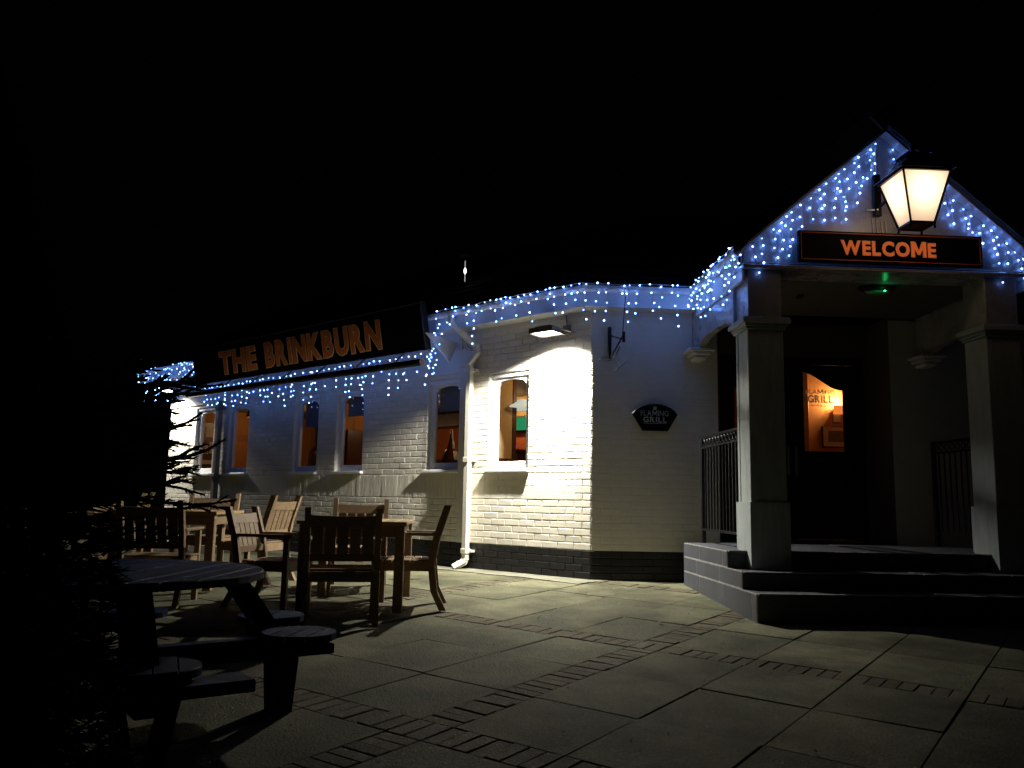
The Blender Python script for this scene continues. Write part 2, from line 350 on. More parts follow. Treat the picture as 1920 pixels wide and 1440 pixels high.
# wall backing with openings
def backing(f, length, ztop, wins, mt, name):
    b = MB(); cuts = sorted({0, length, *[q for wn in wins for q in wn]})
    for a, c in zip(cuts, cuts[1:]):
        inw = any(wn[0] <= a + 1e-4 and c <= wn[1] + 1e-4 for wn in wins)
        if inw: b.box(a, c, -.17, -.0075, .33, WZ0, f); b.box(a, c, -.17, -.0075, WZ1, ztop, f)
        else: b.box(a, c, -.17, -.0075, .33, ztop, f)
    return b.build(name, mt, pub)
wallA = backing(Aw, SE, ZT_B, WIN, M_brick, 'wall')
mbp = MB(); mbp.box(0, SE, -.29, -.009, -.25, .33, Aw); plinA = mbp.build('plinth', M_plinth, pub)
mb = MB(); mb.box(0.02, 1.50, -.30, -.0030, .33, ZT_B, Cw); wallC = mb.build('wall', M_brick, pub)
mb = MB(); mb.box(0.02, 1.50, -.29, -.009, -.25, .33, Cw); plinC = mb.build('plinth', M_plinth, pub)
# end wall at the far left, rear and right-hand walls
mb = MB(); mb.box(SE, SE + .01, -5, -.02, -.1, 3.1, Aw); mb.build('gable_end_wall', M_brick, pub)
mb = MB(); mb.box(3.6, 8, -.30, -.011, .33, ZT_B, Cw); mb.build('wall', M_brick, pub)
mb = MB(); mb.box(3.6, 8, -.29, -.009, -.3, .33, Cw); mb.build('plinth', M_plinth, pub)
# bricks: rough split-faced blocks on the recessed joint plane
def brick_shape(L, h, dep, seed, fine=True):
    rr = random.Random(seed); V_ = []
    xs_ = [0, .03, .34, .66, .97, 1] if fine else [0, .04, .96, 1]; zs_ = [0, .09, .91, 1] if h < .2 else [0, .03, .5, .97, 1]
    nx, nz = len(xs_), len(zs_); tx, tz = rr.uniform(-.0012, .0012), rr.uniform(-.0009, .0009)
    for k in range(nz):
        for i in range(nx):
            ed = i in (0, nx - 1) or k in (0, nz - 1)
            V_.append((L * (xs_[i] - .5) + rr.uniform(-.0015, .0015) * ed, dep - (.0035 if ed else 0) + rr.uniform(-.0007, .0007) + tx * (xs_[i] - .5) + tz * (zs_[k] - .5), h * (zs_[k] - .5) + rr.uniform(-.0012, .0012) * ed))
    F = [(k * nx + i, k * nx + i + 1, (k + 1) * nx + i + 1, (k + 1) * nx + i) for k in range(nz - 1) for i in range(nx - 1)]
    ring = [i for i in range(nx)] + [k * nx + nx - 1 for k in range(1, nz)] + [(nz - 1) * nx + i for i in range(nx - 2, -1, -1)] + [k * nx for k in range(nz - 2, 0, -1)]
    n0 = len(V_)
    for i in ring: V_.append((V_[i][0], -.013, V_[i][2]))
    n = len(ring); F += [(ring[i], ring[(i + 1) % n], n0 + (i + 1) % n, n0 + i) for i in range(n)]
    return V_, F
SHAPES = [brick_shape(1, .0725, .0, 100 + i) for i in range(7)]
SOLD = [brick_shape(1, .315, .0, 300 + i) for i in range(3)]
COARSE = [brick_shape(1, .0725, .0, 500 + i, False) for i in range(5)]
CH = .0806
allb = []   # (distance, frame, centre a, z, length, kind, painted black, host)
def lay(f, length, ztop, wins, host, plin, corner_bond, sold_ranges):
    row = -4; 
    while True:
        z = .33 + (row + .5) * CH
        if z + CH / 2 > ztop: break
        z0, z1 = z - CH / 2, z + CH / 2
        cutsw = [wn for wn in wins if z1 > WZ0 - .005 and z0 < WZ1 + .005]
        segs = [(0, length)]
        for a, c in cutsw: segs = [q for s0, s1 in segs for q in ((s0, min(s1, a)), (max(s0, c), s1)) if q[1] - q[0] > .02]
        sold = [q for q in sold_ranges if .894 < z < 1.217]
        for a, c in sold: segs = [q for s0, s1 in segs for q in ((s0, min(s1, a)), (max(s0, c), s1)) if q[1] - q[0] > .02]
        for s0, s1 in segs:
            a = s0; st = (.12 if row % 2 else .24) if s0 < 1e-3 else (.24 - ((s0 - (.12 if row % 2 else .0)) % .24) or .24)
            while a < s1 - .01:
                b_ = min(s1, a + st); st = .24
                if s1 - b_ < .035: b_ = s1
                allb.append((0, f, (a + b_) / 2, z, b_ - a - .008, 0, row < 0, plin if row < 0 else host)); a = b_
        row += 1
    for a, c in sold_ranges:
        n = round((c - a) / .083)
        for i in range(n):
            allb.append((0, f, a + (c - a) * (i + .5) / n, 1.0555, (c - a) / n - (.003 if random.random() < .5 else .006), 1, False, host))
lay(Aw, SE, ZT_A, WIN, wallA, plinA, 0, [(.22, 1.93), (2.13, 4.9), (5.0, 10.3)])
lay(lambda s, o, z: Aw(s, o, z), 1.93, ZT_B, [(-1, 9)] , wallA, plinA, 0, [])
# upper courses of the short bay, above the general wall-top level
for row in range(int((ZT_A - .33) / CH), int((ZT_B - .33) / CH)):
    a = 0; st = .12 if row % 2 else .24
    while a < 1.92:
        b_ = min(1.93, a + st); st = .24; allb.append((0, Aw, (a + b_) / 2, .33 + (row + .5) * CH, b_ - a - .008, 0, False, wallA)); a = b_
lay(Cw, 1.50, ZT_B, [], wallC, plinC, 0, [])
seen = set(); uniq = []
for t in allb:
    k = (round(t[2], 3), round(t[3], 3), t[7].name, t[5])
    if k not in seen: seen.add(k); uniq.append(t)
def bsort(t):
    P = Vector(t[1](t[2], 0, t[3])); d = (P - Vector((0, 0, .87))).length
    return d * (1.25 if t[1] is Cw else 1) + (2.5 if t[6] else 0)
uniq.sort(key=bsort)
meshes = {}
stuffb = {}
def bplace(t, host_off):
    _, f, a, z, L_, kind, blk, host = t
    sh = (SOLD if kind else SHAPES)
    return f, a, z, L_
for i, t in enumerate(uniq):
    _, f, a, z, L_, kind, blk, host = t
    if i < 300:
        q = (random.randrange(7) if not kind else random.randrange(3)); key = (q, kind, round(L_, 2), f is Cw, blk)
        if key not in meshes:
            V_, F_ = (SOLD if kind else SHAPES)[q]; b = MB()
            b.add([Vector(f(x * L_, y, zz)) - Vector(f(0, 0, 0)) for x, y, zz in V_], F_); meshes[key] = b.mesh('brick', M_plinth if blk else M_brick)
        link('brick', meshes[key], host, loc=Vector(f(a, random.uniform(-.0015, .0015) if f is not Cw or blk else -.0022, z)) - wloc(host))
    else:
        V_, F_ = (SOLD[i % 3] if kind else COARSE[i % 5]); b = stuffb.setdefault(host.name, (host, MB()))[1]
        jo = random.uniform(-.0015, .0015) if f is not Cw or blk else -.0022
        b.add([f(a + x * L_, y + jo, z + zz) for x, y, zz in V_], F_)
for host, b in stuffb.values(): stuff(b.build('brick_courses', host.data.materials[0], host, fix=True))
# frieze board, narrow pilaster and corbel between the two bays
mb = MB(); mb.box(2.14, SE, -.011, .022, ZT_A, 3.12, Aw); mb.build('frieze_board', M_render, pub)
mb = MB(); mb.cbox(1.945, 2.13, -.011, .055, .33, 2.62, Aw, .006); mb.build('pilaster', M_render, pub)
mb = MB(); mb.prism([(1.945, 2.62), (2.13, 2.62), (2.19, 2.72), (2.19, 2.82), (2.13, 2.86), (1.945, 2.86), (1.885, 2.82), (1.885, 2.72)], -.011, .09, lambda a, b, c: Aw(a, c, b)); mb.build('corbel', M_render, pub)
# windows
for i, (a0, a1) in enumerate(WIN):
    fr = MB(); cx = (a0 + a1) / 2; o0, o1 = -.115, -.060
    st, g0, g1 = .085, a0 + .085, a1 - .085
    fr.cbox(a0, g0, o0, o1, WZ0 + .03, WZ1, Aw, .006); fr.cbox(g1, a1, o0, o1, WZ0 + .03, WZ1, Aw, .006); fr.cbox(g0, g1, o0, o1, WZ0 + .03, WZ0 + .125, Aw, .006)
    n = 12
    arch = lambda x: 2.345 + .075 * math.sqrt(max(0, 1 - ((x - cx) / ((g1 - g0) / 2)) ** 2)) ** .9
    for k in range(n):
        xa, xb = g0 + (g1 - g0) * k / n, g0 + (g1 - g0) * (k + 1) / n
        P = [Aw(x, o, z) for zf in (0, 1) for o in (o0, o1) for x, z in ((xa, WZ1 if zf else arch(xa)), (xb, WZ1 if zf else arch(xb)))]
        fr.hexa(P)
    wf = fr.build('window', M_white, pub)
    mb = MB(); mb.box(g0 - .02, g1 + .02, -.096, -.090, WZ0 + .1, 2.46, Aw); mb.build('pane', M_glass, wf)
    mb = MB(); mb.cbox(a0 - .03, a1 + .03, -.06, .055, WZ0 - .012, WZ0 + .028, Aw, .006); mb.build('sill', M_white, wf)
    mb = MB(); mb.box(a0, a1, -.06, -.03, WZ1 - .055, WZ1 - .004, Aw); mb.build('head_trim', M_white, wf)
    if i in (1, 2, 3):
        zb = {1: 2.10, 2: 2.14, 3: 2.02}[i]
        mb = MB(); mb.box(g0 - .03, g1 + .03, -.182, -.177, zb, 2.49, Aw); mb.tube([Aw(g0 - .03, -.18, zb), Aw(g1 + .03, -.18, zb)], .012); mb.tube([Aw(g1 - .10, -.19, zb), Aw(g1 - .115, -.19, zb - .28)], .004)
        mb.build('roller_blind', M_blind, wf)
# eaves: soffit, fascia, gutter, roof edge   (overhang .29)
OH = .29; B45 = OH * math.tan(R(22.5))
def eave(name, mt, o0, o1, z0, z1, a_end=None):
    k = math.tan(R(22.5)); b = MB(); sl = 11.15; tr = 1.2
    b.hexa([Aw(sl, o0, z0), Aw(-o0 * k, o0, z0), Aw(sl, o1, z0), Aw(-o1 * k, o1, z0), Aw(sl, o0, z1), Aw(-o0 * k, o0, z1), Aw(sl, o1, z1), Aw(-o1 * k, o1, z1)])
    b.hexa([Cw(tr, o0, z0), Cw(-o0 * k, o0, z0), Cw(tr, o1, z0), Cw(-o1 * k, o1, z0), Cw(tr, o0, z1), Cw(-o0 * k, o0, z1), Cw(tr, o1, z1), Cw(-o1 * k, o1, z1)])
    return b.build(name, mt, pub)
eave('soffit', M_trim, -.02, OH - .026, 3.121, 3.135)
eave('fascia', M_trim, OH - .025, OH, 3.105, 3.30)
eave('verge_tile', M_roof, OH - .18, OH + .075, 3.352, 3.372)
# half-round gutter
def gutter(rings, r, name):   # rings: (centre, outward direction scaled for the mitre)
    b = MB(); prof = [(-r, .012)] + [(r * math.cos(math.pi + math.pi * k / 8), r * math.sin(math.pi + math.pi * k / 8)) for k in range(9)] + [(r, .012), (r - .01, .012), (r - .012, -.006), (-r + .01, -.006)]
    N = len(prof); b.add([Vector(c) + Vector(n) * x + Vector((0, 0, z)) for c, n in rings for x, z in prof], [(i + l * N, (i + 1) % N + l * N, (i + 1) % N + (l + 1) * N, i + (l + 1) * N) for l in range(len(rings) - 1) for i in range(N)] + [tuple(range(N))[::-1], tuple((len(rings) - 1) * N + i for i in range(N))])
    return b.build(name, M_trim, pub)
go = OH + .056; k225 = math.tan(R(22.5))
nA_, nC_ = Vector((-S2, -S2, 0)), Vector((0, -1, 0)); nM_ = (nA_ + nC_).normalized() / math.cos(R(22.5))
gutter([(Aw(11.15, go, 3.315), nA_), (Aw(-go * k225, go, 3.315), nM_), (Cw(1.15, go, 3.315), nC_)], .054, 'gutter')
# roof slopes with tile courses
def roof(pts, name):
    b = MB(); b.add(pts, [tuple(range(len(pts)))]); return b.build(name, M_roof, pub, fix=False)
RK = Vector((5.0, 0, 0))
mb = MB()
for i in range(14):
    o0, o1 = .34 - i * .3, .34 - (i + 1) * .3 - .02; z0, z1 = 3.375 + i * .17, 3.375 + (i + 1) * .17 - .025
    kk = math.tan(R(22.5))
    mb.add([Aw(11.2, o0, z0), Aw(-o0 * kk, o0, z0), Aw(-o1 * kk, o1, z1), Aw(11.2, o1, z1)], [(0, 1, 2, 3)])
    mb.add([Cw(-o0 * kk, o0, z0), Cw(6.5, o0, z0), Cw(6.5, o1, z1), Cw(-o1 * kk, o1, z1)], [(0, 1, 2, 3)])
    mb.add([Aw(11.2, o0, z0), Aw(-o0 * kk, o0, z0), Aw(-o0 * kk, o0, z0 - .025), Aw(11.2, o0, z0 - .025)], [(0, 1, 2, 3)])
    mb.add([Cw(-o0 * kk, o0, z0), Cw(6.5, o0, z0), Cw(6.5, o0, z0 - .025), Cw(-o0 * kk, o0, z0 - .025)], [(0, 1, 2, 3)])
mb.build('roof', M_roof, pub, fix=False)
mb = MB(); mb.prism([(OH + .07, 3.10), (-4.2, 3.10), (-4.2, 5.7)], 11.13, 11.15, lambda a, b, c: Aw(c, a, b)); mb.build('barge_board', M_trim, pub)
# downpipes
pp = [Aw(2.02, go, 3.27), Aw(2.02, go, 3.19), Aw(1.93, .26, 3.06), Aw(1.80, .10, 2.88), Aw(1.79, .09, 2.80), Aw(1.90, .12, 2.66), Aw(1.91, .09, 2.60), Aw(1.91, .09, .14), Aw(1.92, .11, .09), Aw(1.97, .22, .03)]
def sqpipe(pts, w, name, mt, collars=()):
    b = MB()
    for p, q in zip(pts, pts[1:]):
        d = (Vector(q) - Vector(p)); b.bar(Vector(p) - d.normalized() * w * .28, Vector(q) + d.normalized() * w * .28, w, w, (S2, S2, 0.02))
    o_ = b.build(name, mt, pub)
    for zc, s_, of in collars:
        c = MB(); c.cbox(s_ - w * .68, s_ + w * .68, of - w * .68, of + w * .68, zc, zc + .06, Aw, .004); c.build('pipe_collar', mt, o_)
        c = MB(); c.box(s_ - w * 1.15, s_ + w * 1.15, -.005, of - w * .3, zc + .015, zc + .045, Aw); c.build('pipe_bracket', mt, o_)
    return o_
sqpipe(pp, .068, 'downpipe', M_pipe, [(2.54, 1.91, .09), (1.36, 1.91, .09), (.20, 1.91, .09)])
sqpipe([Aw(8.31, .07, 2.56), Aw(8.31, .07, .05)], .09, 'downpipe', M_gpipe, [(2.42, 8.31, .07), (1.2, 8.31, .07)])

# ------------------------------------------------------------------ rooms seen through the windows
mb = MB(); mb.box(1.9, 10.25, -4.3, -.18, .28, .30, Aw); mb.build('bar_room_floor', M_ifloor, pub)
mb = MB(); mb.box(1.0, 10.25, -4.3, -.18, 2.62, 2.64, Aw); mb.build('bar_room_ceiling', M_ceil, pub)
mb = MB(); mb.box(.7, 10.25, -4.32, -4.3, .28, 2.62, Aw); mb.build('bar_room_back_wall', M_ired, pub)
mb = MB(); mb.box(10.24, 10.27, -4.3, -.18, .28, 2.62, Aw); mb.build('bar_room_end_wall', M_iwall, pub)
mb = MB(); mb.box(.9, 10.24, -4.3, -3.9, 2.35, 2.60, Aw); mb.build('bar_room_bulkhead', M_idark, pub)
mb = MB(); mb.box(6.85, 6.98, -3.0, -1.0, .3, 2.62, Aw); mb.build('bar_room_partition', M_iwall, pub)
mb = MB(); mb.box(1.98, 2.10, -.84, -.18, .3, 2.62, Aw); mb.build('bar_room_partition', M_iwall2, pub)
mb = MB(); mb.cbox(1.95, 2.13, -.88, -.32, 1.38, 1.45, Aw, .01); mb.cbox(1.97, 2.11, -.93, -.841, .3, 2.62, Aw, .01); mb.build('dado_rail', M_idark, pub)
def plight(name, loc, col, e, r=.12, parent=None):
    ld = bpy.data.lights.new(name, 'POINT'); ld.energy = e; ld.color = col; ld.shadow_soft_size = r
    o = bpy.data.objects.new(name, ld); COL.objects.link(o); o.location = Vector(loc) - (wloc(parent) if parent else Vector()); 
    if parent: o.parent = parent
    return o
WARM = (1, .62, .30)
for s_, o_, e_ in ((1.2, -1.4, 30), (3.4, -2.2, 20), (5.6, -2.2, 15), (8.2, -2.0, 15), (9.4, -1.2, 7)):
    t = thing('pendant_lamp', {1.2: 'small pendant lamp by the bar behind the window nearest the corner', 3.4: 'small pendant lamp in the room behind the window by the downpipe', 5.6: 'small pendant lamp behind the middle pair of windows', 8.2: 'small pendant lamp behind the window next to the grey pipe', 9.4: 'small pendant lamp behind the farthest window'}[s_], 'lamp', Aw(s_, o_, 2.55), 0, 'pendant lamps in the bar')
    b = MB(); b.lathe([(.03, .06), (.035, .02), (.06, -.02), (.09, -.10), (.085, -.10)], Aw(s_, o_, 2.55), 12); b.build('lamp_shade', M_idark, t)
    plight('bulb_light', Aw(s_, o_, 2.36), WARM, e_, .05, t)
def settle(s0, s1, o0, o1, h, name, label, cat):
    t = thing(name, label, cat, Aw((s0 + s1) / 2, (o0 + o1) / 2, .3))
    b = MB(); b.cbox(s0, s1, o0, o1, .3, .76, Aw, .02); b.build('seat', M_idark, t)
    b = MB(); b.cbox(s0, s1, o0 - .06, o0 + .03, .3, h, Aw, .02); b.build('backrest', M_idark, t)
    for q in (s0, s1):
        b = MB(); b.cbox(q - .03, q + .03, o0, o1, .3, .98, Aw, .015); b.build('side_panel', M_idark, t)
settle(5.5, 6.6, -2.9, -2.4, 1.62, 'high_back_settle', 'dark wooden high-backed settle seen through the window left of the sill shadow', 'bench')
settle(3.25, 3.9, -1.55, -1.1, 1.50, 'dark_cabinet_seat', 'dark brown seat back in the lower left of the window by the downpipe', 'bench')
t = thing('display_shelf', 'dark wooden shelf unit behind the glass of the middle right window', 'shelf', Aw(6.7, -2.2, .3))
for z in (.9, 1.45, 1.75): b = MB(); b.cbox(6.55, 6.84, -2.3, -1.5, z, z + .05, Aw, .006); b.build('shelf', M_idark, t)
b = MB(); b.cbox(6.5, 6.56, -2.35, -1.45, .3, 2.1, Aw, .006); b.build('side_panel', M_idark, t)
t = thing('festive_figure', 'dark cone-hatted figure standing before the orange wall in the window by the downpipe', 'ornament', Aw(4.12, -1.75, 1.40))
b = MB(); b.lathe([(.02, 0), (.16, .0), (.17, .12), (.11, .26), (.05, .32)], Aw(4.12, -1.75, 1.40), 10); b.build('body', M_idark, t)
b = MB(); b.lathe([(.085, .30), (.05, .42), (.012, .62)], Aw(4.12, -1.75, 1.40), 10); b.build('hat', M_idark, t)
t = thing('round_side_table', 'small dark table carrying the cone-hatted figure', 'table', Aw(4.12, -1.75, .3))
b = MB(); b.lathe([(.3, 1.06), (.32, 1.08), (.3, 1.10)], Aw(4.12, -1.75, .3), 16); b.build('tabletop', M_idark, t)
b = MB(); b.lathe([(.2, 0), (.05, .05), (.04, 1.06)], Aw(4.12, -1.75, .3), 10); b.build('leg', M_idark, t)
for s_, o_, lb in ((10.22, -.95, 'dark wall sconce inside the second window from the far left'), (6.84, -1.35, 'dark wall sconce inside the third window from the far left')):
    t = thing('wall_sconce', lb, 'lamp', Aw(s_, o_, 1.65)); b = MB(); b.tube([Aw(s_ - .02, o_, 1.60), Aw(s_ - .07, o_, 1.66), Aw(s_ - .07, o_, 1.80)], .014); b.build('arm', M_idark, t)
    b = MB(); b.lathe([(.03, 0), (.05, .08), (.02, .12)], Aw(s_ - .07, o_, 1.80), 8); b.build('lamp_shade', M_idark, t)
# bar corner behind the bright-framed window
t = thing('green_screen', 'glowing green screen panel on the bar wall behind the floodlit window', 'screen', Aw(3.8, -2.55, 2.1))
b = MB(); b.cbox(3.12, 4.35, -2.62, -2.55, 2.02, 2.27, Aw, .01); b.build('casing', M_idark, t)
b = MB(); b.box(3.14, 4.33, -2.548, -2.545, 2.035, 2.255, Aw); b.build('display', M_gscr, t)
mb = MB(); mb.box(3.05, 4.40, -2.75, -2.70, .3, 2.62, Aw); mb.build('bar_room_partition', M_iwall2, pub)
mb = MB(); mb.box(3.05, 4.40, -2.70, -2.66, .3, 2.02, Aw); mb.build('bar_panelling', M_ired, pub)
t = thing('bar_counter', 'dark bar counter along the bottom of the floodlit window', 'counter', Aw(3.7, -2.3, .3))
b = MB(); b.cbox(3.08, 4.35, -2.6, -2.2, .3, 1.64, Aw, .02); b.build('front', M_idark, t); b = MB(); b.cbox(3.05, 4.38, -2.63, -2.15, 1.64, 1.70, Aw, .015); b.build('top', M_idark, t)
t = thing('blue_light_string', 'string of blue lights lying along the bar counter', 'fairy lights', Aw(3.6, -2.2, 1.72))
M_blue = emit('blue_bulb', (.06, .05, 1), 5)
b = MB(); b.tube([Aw(3.1 + .1 * i, -2.2, 1.715 + .015 * (i % 2)) for i in range(10)], .005, 5); b.build('wire', M_idark, t)
for i in range(9): b = MB(); b.lathe([(.004, -.014), (.014, 0), (.004, .014)], Aw(3.1 + .1 * i, -2.19, 1.73 + .015 * (i % 2)), 8); b.build('bulb', M_blue, t)
t = thing('ceiling_lamp', 'pale lit lamp shade high in the floodlit window', 'lamp', Aw(2.0, -1.0, 2.3))
b = MB(); b.lathe([(.06, .10), (.28, -.02), (.27, -.03)], Aw(1.98, -1.05, 2.20), 16); b.build('lamp_shade', M_shadew, t)

for s_, nm, lb in ((6.835, 'inner_door', 'pine inner door with dark edge strip seen through the middle left window'), (10.225, 'inner_door', 'pine inner door seen through the second window from the far left')):
    t = thing(nm, lb, 'door', Aw(s_, -1.5, .3)); b = MB(); b.cbox(s_ - .03, s_, -2.0, -1.15, .32, 2.15, Aw, .006); b.build('door_leaf', M_iwood, t)
    for z0, z1 in ((.5, 1.15), (1.35, 2.0)): b = MB(); b.cbox(s_ - .042, s_ - .031, -1.88, -1.27, z0, z1, Aw, .006); b.build('door_panel', M_iwood, t)
    b = MB(); b.cbox(s_ - .05, s_, -1.14, -1.02, .32, 2.2, Aw, .006); b.build('edge_strip', M_idark, t)
t = thing('notice_board', 'dark board with pale notices pinned up inside the farthest left window', 'notice board', Aw(10.2, -.85, 1.2))
b = MB(); b.cbox(10.19, 10.235, -1.25, -.35, 1.15, 2.35, Aw, .006); b.build('board', M_idark, t)
for o0, o1, z0, z1 in ((-.92, -.70, 2.05, 2.25), (-.95, -.80, 1.72, 1.95), (-.78, -.66, 1.70, 1.88), (-.95, -.66, 1.50, 1.58), (-.95, -.66, 1.36, 1.40)):
    b = MB(); b.box(10.184, 10.189, o0, o1, z0, z1, Aw); b.build('notice', M_paper, t)
t = thing('dark_coat', 'dark coat hanging by the pine door behind the middle left window', 'coat', Aw(6.75, -.95, 1.0))
b = MB(); b.lathe([(.03, .75), (.10, .68), (.13, .3), (.15, .0)], Aw(6.72, -.92, 1.0), 9); b.build('body', M_idark, t); b = MB(); b.tube([Aw(6.62, -.9, 1.62), Aw(6.58, -.88, 1.15)], .05, 7); b.build('sleeve', M_idark, t)
# ------------------------------------------------------------------ entrance recess, door, lobby
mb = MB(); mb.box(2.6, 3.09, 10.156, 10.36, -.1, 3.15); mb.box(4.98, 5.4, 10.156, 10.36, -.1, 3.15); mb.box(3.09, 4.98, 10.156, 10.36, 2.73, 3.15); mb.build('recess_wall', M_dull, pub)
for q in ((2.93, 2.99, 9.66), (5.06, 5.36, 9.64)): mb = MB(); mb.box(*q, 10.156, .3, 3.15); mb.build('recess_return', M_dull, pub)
dr = thing('entrance_door', 'black double door with wavy-topped glass in each leaf', 'door', (4.035, 10.2, .452))
b = MB(); b.box(3.09, 3.19, 10.15, 10.26, .452, 2.73); b.box(4.88, 4.98, 10.15, 10.26, .452, 2.73); b.box(3.19, 4.88, 10.15, 10.26, 2.64, 2.73); b.box(3.19, 4.88, 10.13, 10.28, .452, .475); b.build('door_frame', M_dark, dr)
for sg in (1, -1):
    X = lambda x: 4.035 + sg * (x - 4.035)
    g0, g1 = 4.215, 4.735; top = lambda x: 2.44 + .11 * math.cos(math.pi * min(1, max(0, (x - g0) / (g1 - g0))))
    b = MB(); b.box(X(4.04), X(g0), 10.17, 10.22, .478, 2.637); b.box(X(g1), X(4.875), 10.17, 10.22, .478, 2.637); b.box(X(g0), X(g1), 10.17, 10.22, .478, 1.555)
    n = 14
    for k in range(n):
        xa, xb = g0 + (g1 - g0) * k / n, g0 + (g1 - g0) * (k + 1) / n
        b.hexa([(X(x), y, z) for zf in (0, 1) for y in (10.17, 10.22) for x, z in ((xa, 2.637 if zf else top(xa)), (xb, 2.637 if zf else top(xb)))])
    lf = b.build('door_leaf', M_dark, dr)
    b = MB(); b.box(X(g0 - .01), X(g1 + .01), 10.192, 10.198, 1.545, 2.56); b.build('pane', M_glassd, lf)
    b = MB(); b.box(X(4.07), X(4.10), 10.12, 10.135, 1.25, 1.6); b.box(X(4.075), X(4.095), 10.12, 10.17, 1.28, 1.30); b.box(X(4.075), X(4.095), 10.12, 10.17, 1.55, 1.57); b.build('handle', M_steel, lf)
fdoor = lambda a, z, d: (a, 10.188 - d, z)
lettering('FLAMING', dr, fdoor, 4.255, 4.62, 2.275, 2.335, M_etch, .02, .004, .07)
lettering('GRILL', dr, fdoor, 4.275, 4.60, 2.165, 2.265, M_etch, .035, .004, .08)
lettering('PUB CO', dr, fdoor, 4.40, 4.52, 2.115, 2.145, M_etch, .02, .004, .08)
b = MB(); b.box(4.27, 4.38, 10.186, 10.189, 2.128, 2.133); b.build('letter_rule', M_etch, dr)
mb = MB(); mb.box(3.0, 6.4, 12.3, 12.4, .4, 3.0); mb.build('lobby_back_wall', M_iwall, pub)
mb = MB(); mb.box(3.0, 6.4, 10.37, 12.4, 3.0, 3.05); mb.build('lobby_ceiling', M_ceil, pub)
mb = MB(); mb.box(3.0, 6.4, 10.37, 12.4, .38, .44); mb.build('lobby_floor', M_ifloor, pub)
mb = MB(); mb.box(2.95, 3.0, 10.37, 12.4, .4, 3.0); mb.build('lobby_side_wall', M_ired, pub); mb = MB(); mb.box(6.4, 6.45, 10.37, 12.4, .4, 3.0); mb.build('lobby_side_wall', M_iwall, pub)
mb = MB(); mb.cbox(4.98, 5.13, 12.18, 12.298, .44, 3.0, None, .01); mb.cbox(3.6, 3.75, 12.18, 12.298, .44, 3.0, None, .01); mb.cbox(3.75, 4.98, 12.2, 12.298, 2.75, 2.9, None, .01); mb.build('lobby_door_casing', M_iwood, pub)
t = thing('framed_picture', 'framed print with a pale mount on the lobby wall behind the door', 'picture', (5.62, 12.28, 1.92))
b = MB(); b.cbox(5.36, 5.90, 12.27, 12.297, 1.76, 2.08, None, .006); b.build('frame', M_idark, t); b = MB(); b.box(5.375, 5.885, 12.264, 12.269, 1.775, 2.065); b.build('mount', M_paper, t); b = MB(); b.box(5.45, 5.82, 12.259, 12.263, 1.845, 2.01); b.build('print', M_photo, t)
t = thing('lobby_sconce', 'glowing orange wall light above the framed picture in the lobby', 'lamp', (5.60, 12.25, 2.3))
b = MB(); b.cbox(5.545, 5.655, 12.275, 12.298, 2.14, 2.25, None, .005); b.build('backplate', M_steel, t)
b = MB(); b.lathe([(.085, 0), (.075, .12), (.073, .12)], (5.60, 12.2, 2.26), 14); b.build('lamp_shade', M_shade, t)
plight('bulb_light', (5.60, 12.19, 2.44), (1, .66, .34), 36, .05, t)
# ------------------------------------------------------------------ porch
po = thing('entrance_porch', 'gabled white porch on square columns around the pub door', 'porch', (4.06, 7.7, .3))
PX0, PX1, PC, PY = 2.65, 5.47, 4.06, 7.72
for sx, x0 in ((1, 2.675), (-1, 5.035)):
    x1 = x0 + .345
    b = MB(); b.cbox(x0, x1, PY, PY + .36, .3, 2.545, None, .006); col = b.build('column', M_column, po)
    b = MB(); b.prism([(PY - .02, .292), (PY + .13, .292), (PY + .38, .47), (PY + .38, .905), (PY - .02, .905)], x0 - .016, x1 + .016, lambda a, z, x: (x, a, z)); b.build('plinth', M_column, col)
    b = MB()
    for k, (z0, z1, e) in enumerate(((2.545, 2.57, .02), (2.57, 2.60, .035), (2.60, 2.645, .06), (2.645, 2.66, .05))): b.cbox(x0 - e, x1 + e, PY - e, PY + .36 + e, z0, z1, None, .005)
    b.build('capital', M_column, col)
    b = MB(); b.cbox(x0 + .01, x1 - .01, PY, PY + .36, 2.66, 3.135, None, .006); b.build('post', M_gable, col)
    b = MB(); b.box(x0 - .006 if sx > 0 else x1 - .012, x0 + .012 if sx > 0 else x1 + .006, PY + .28, PY + .30, .91, 2.53); b.build('corner_bead', M_column, col)
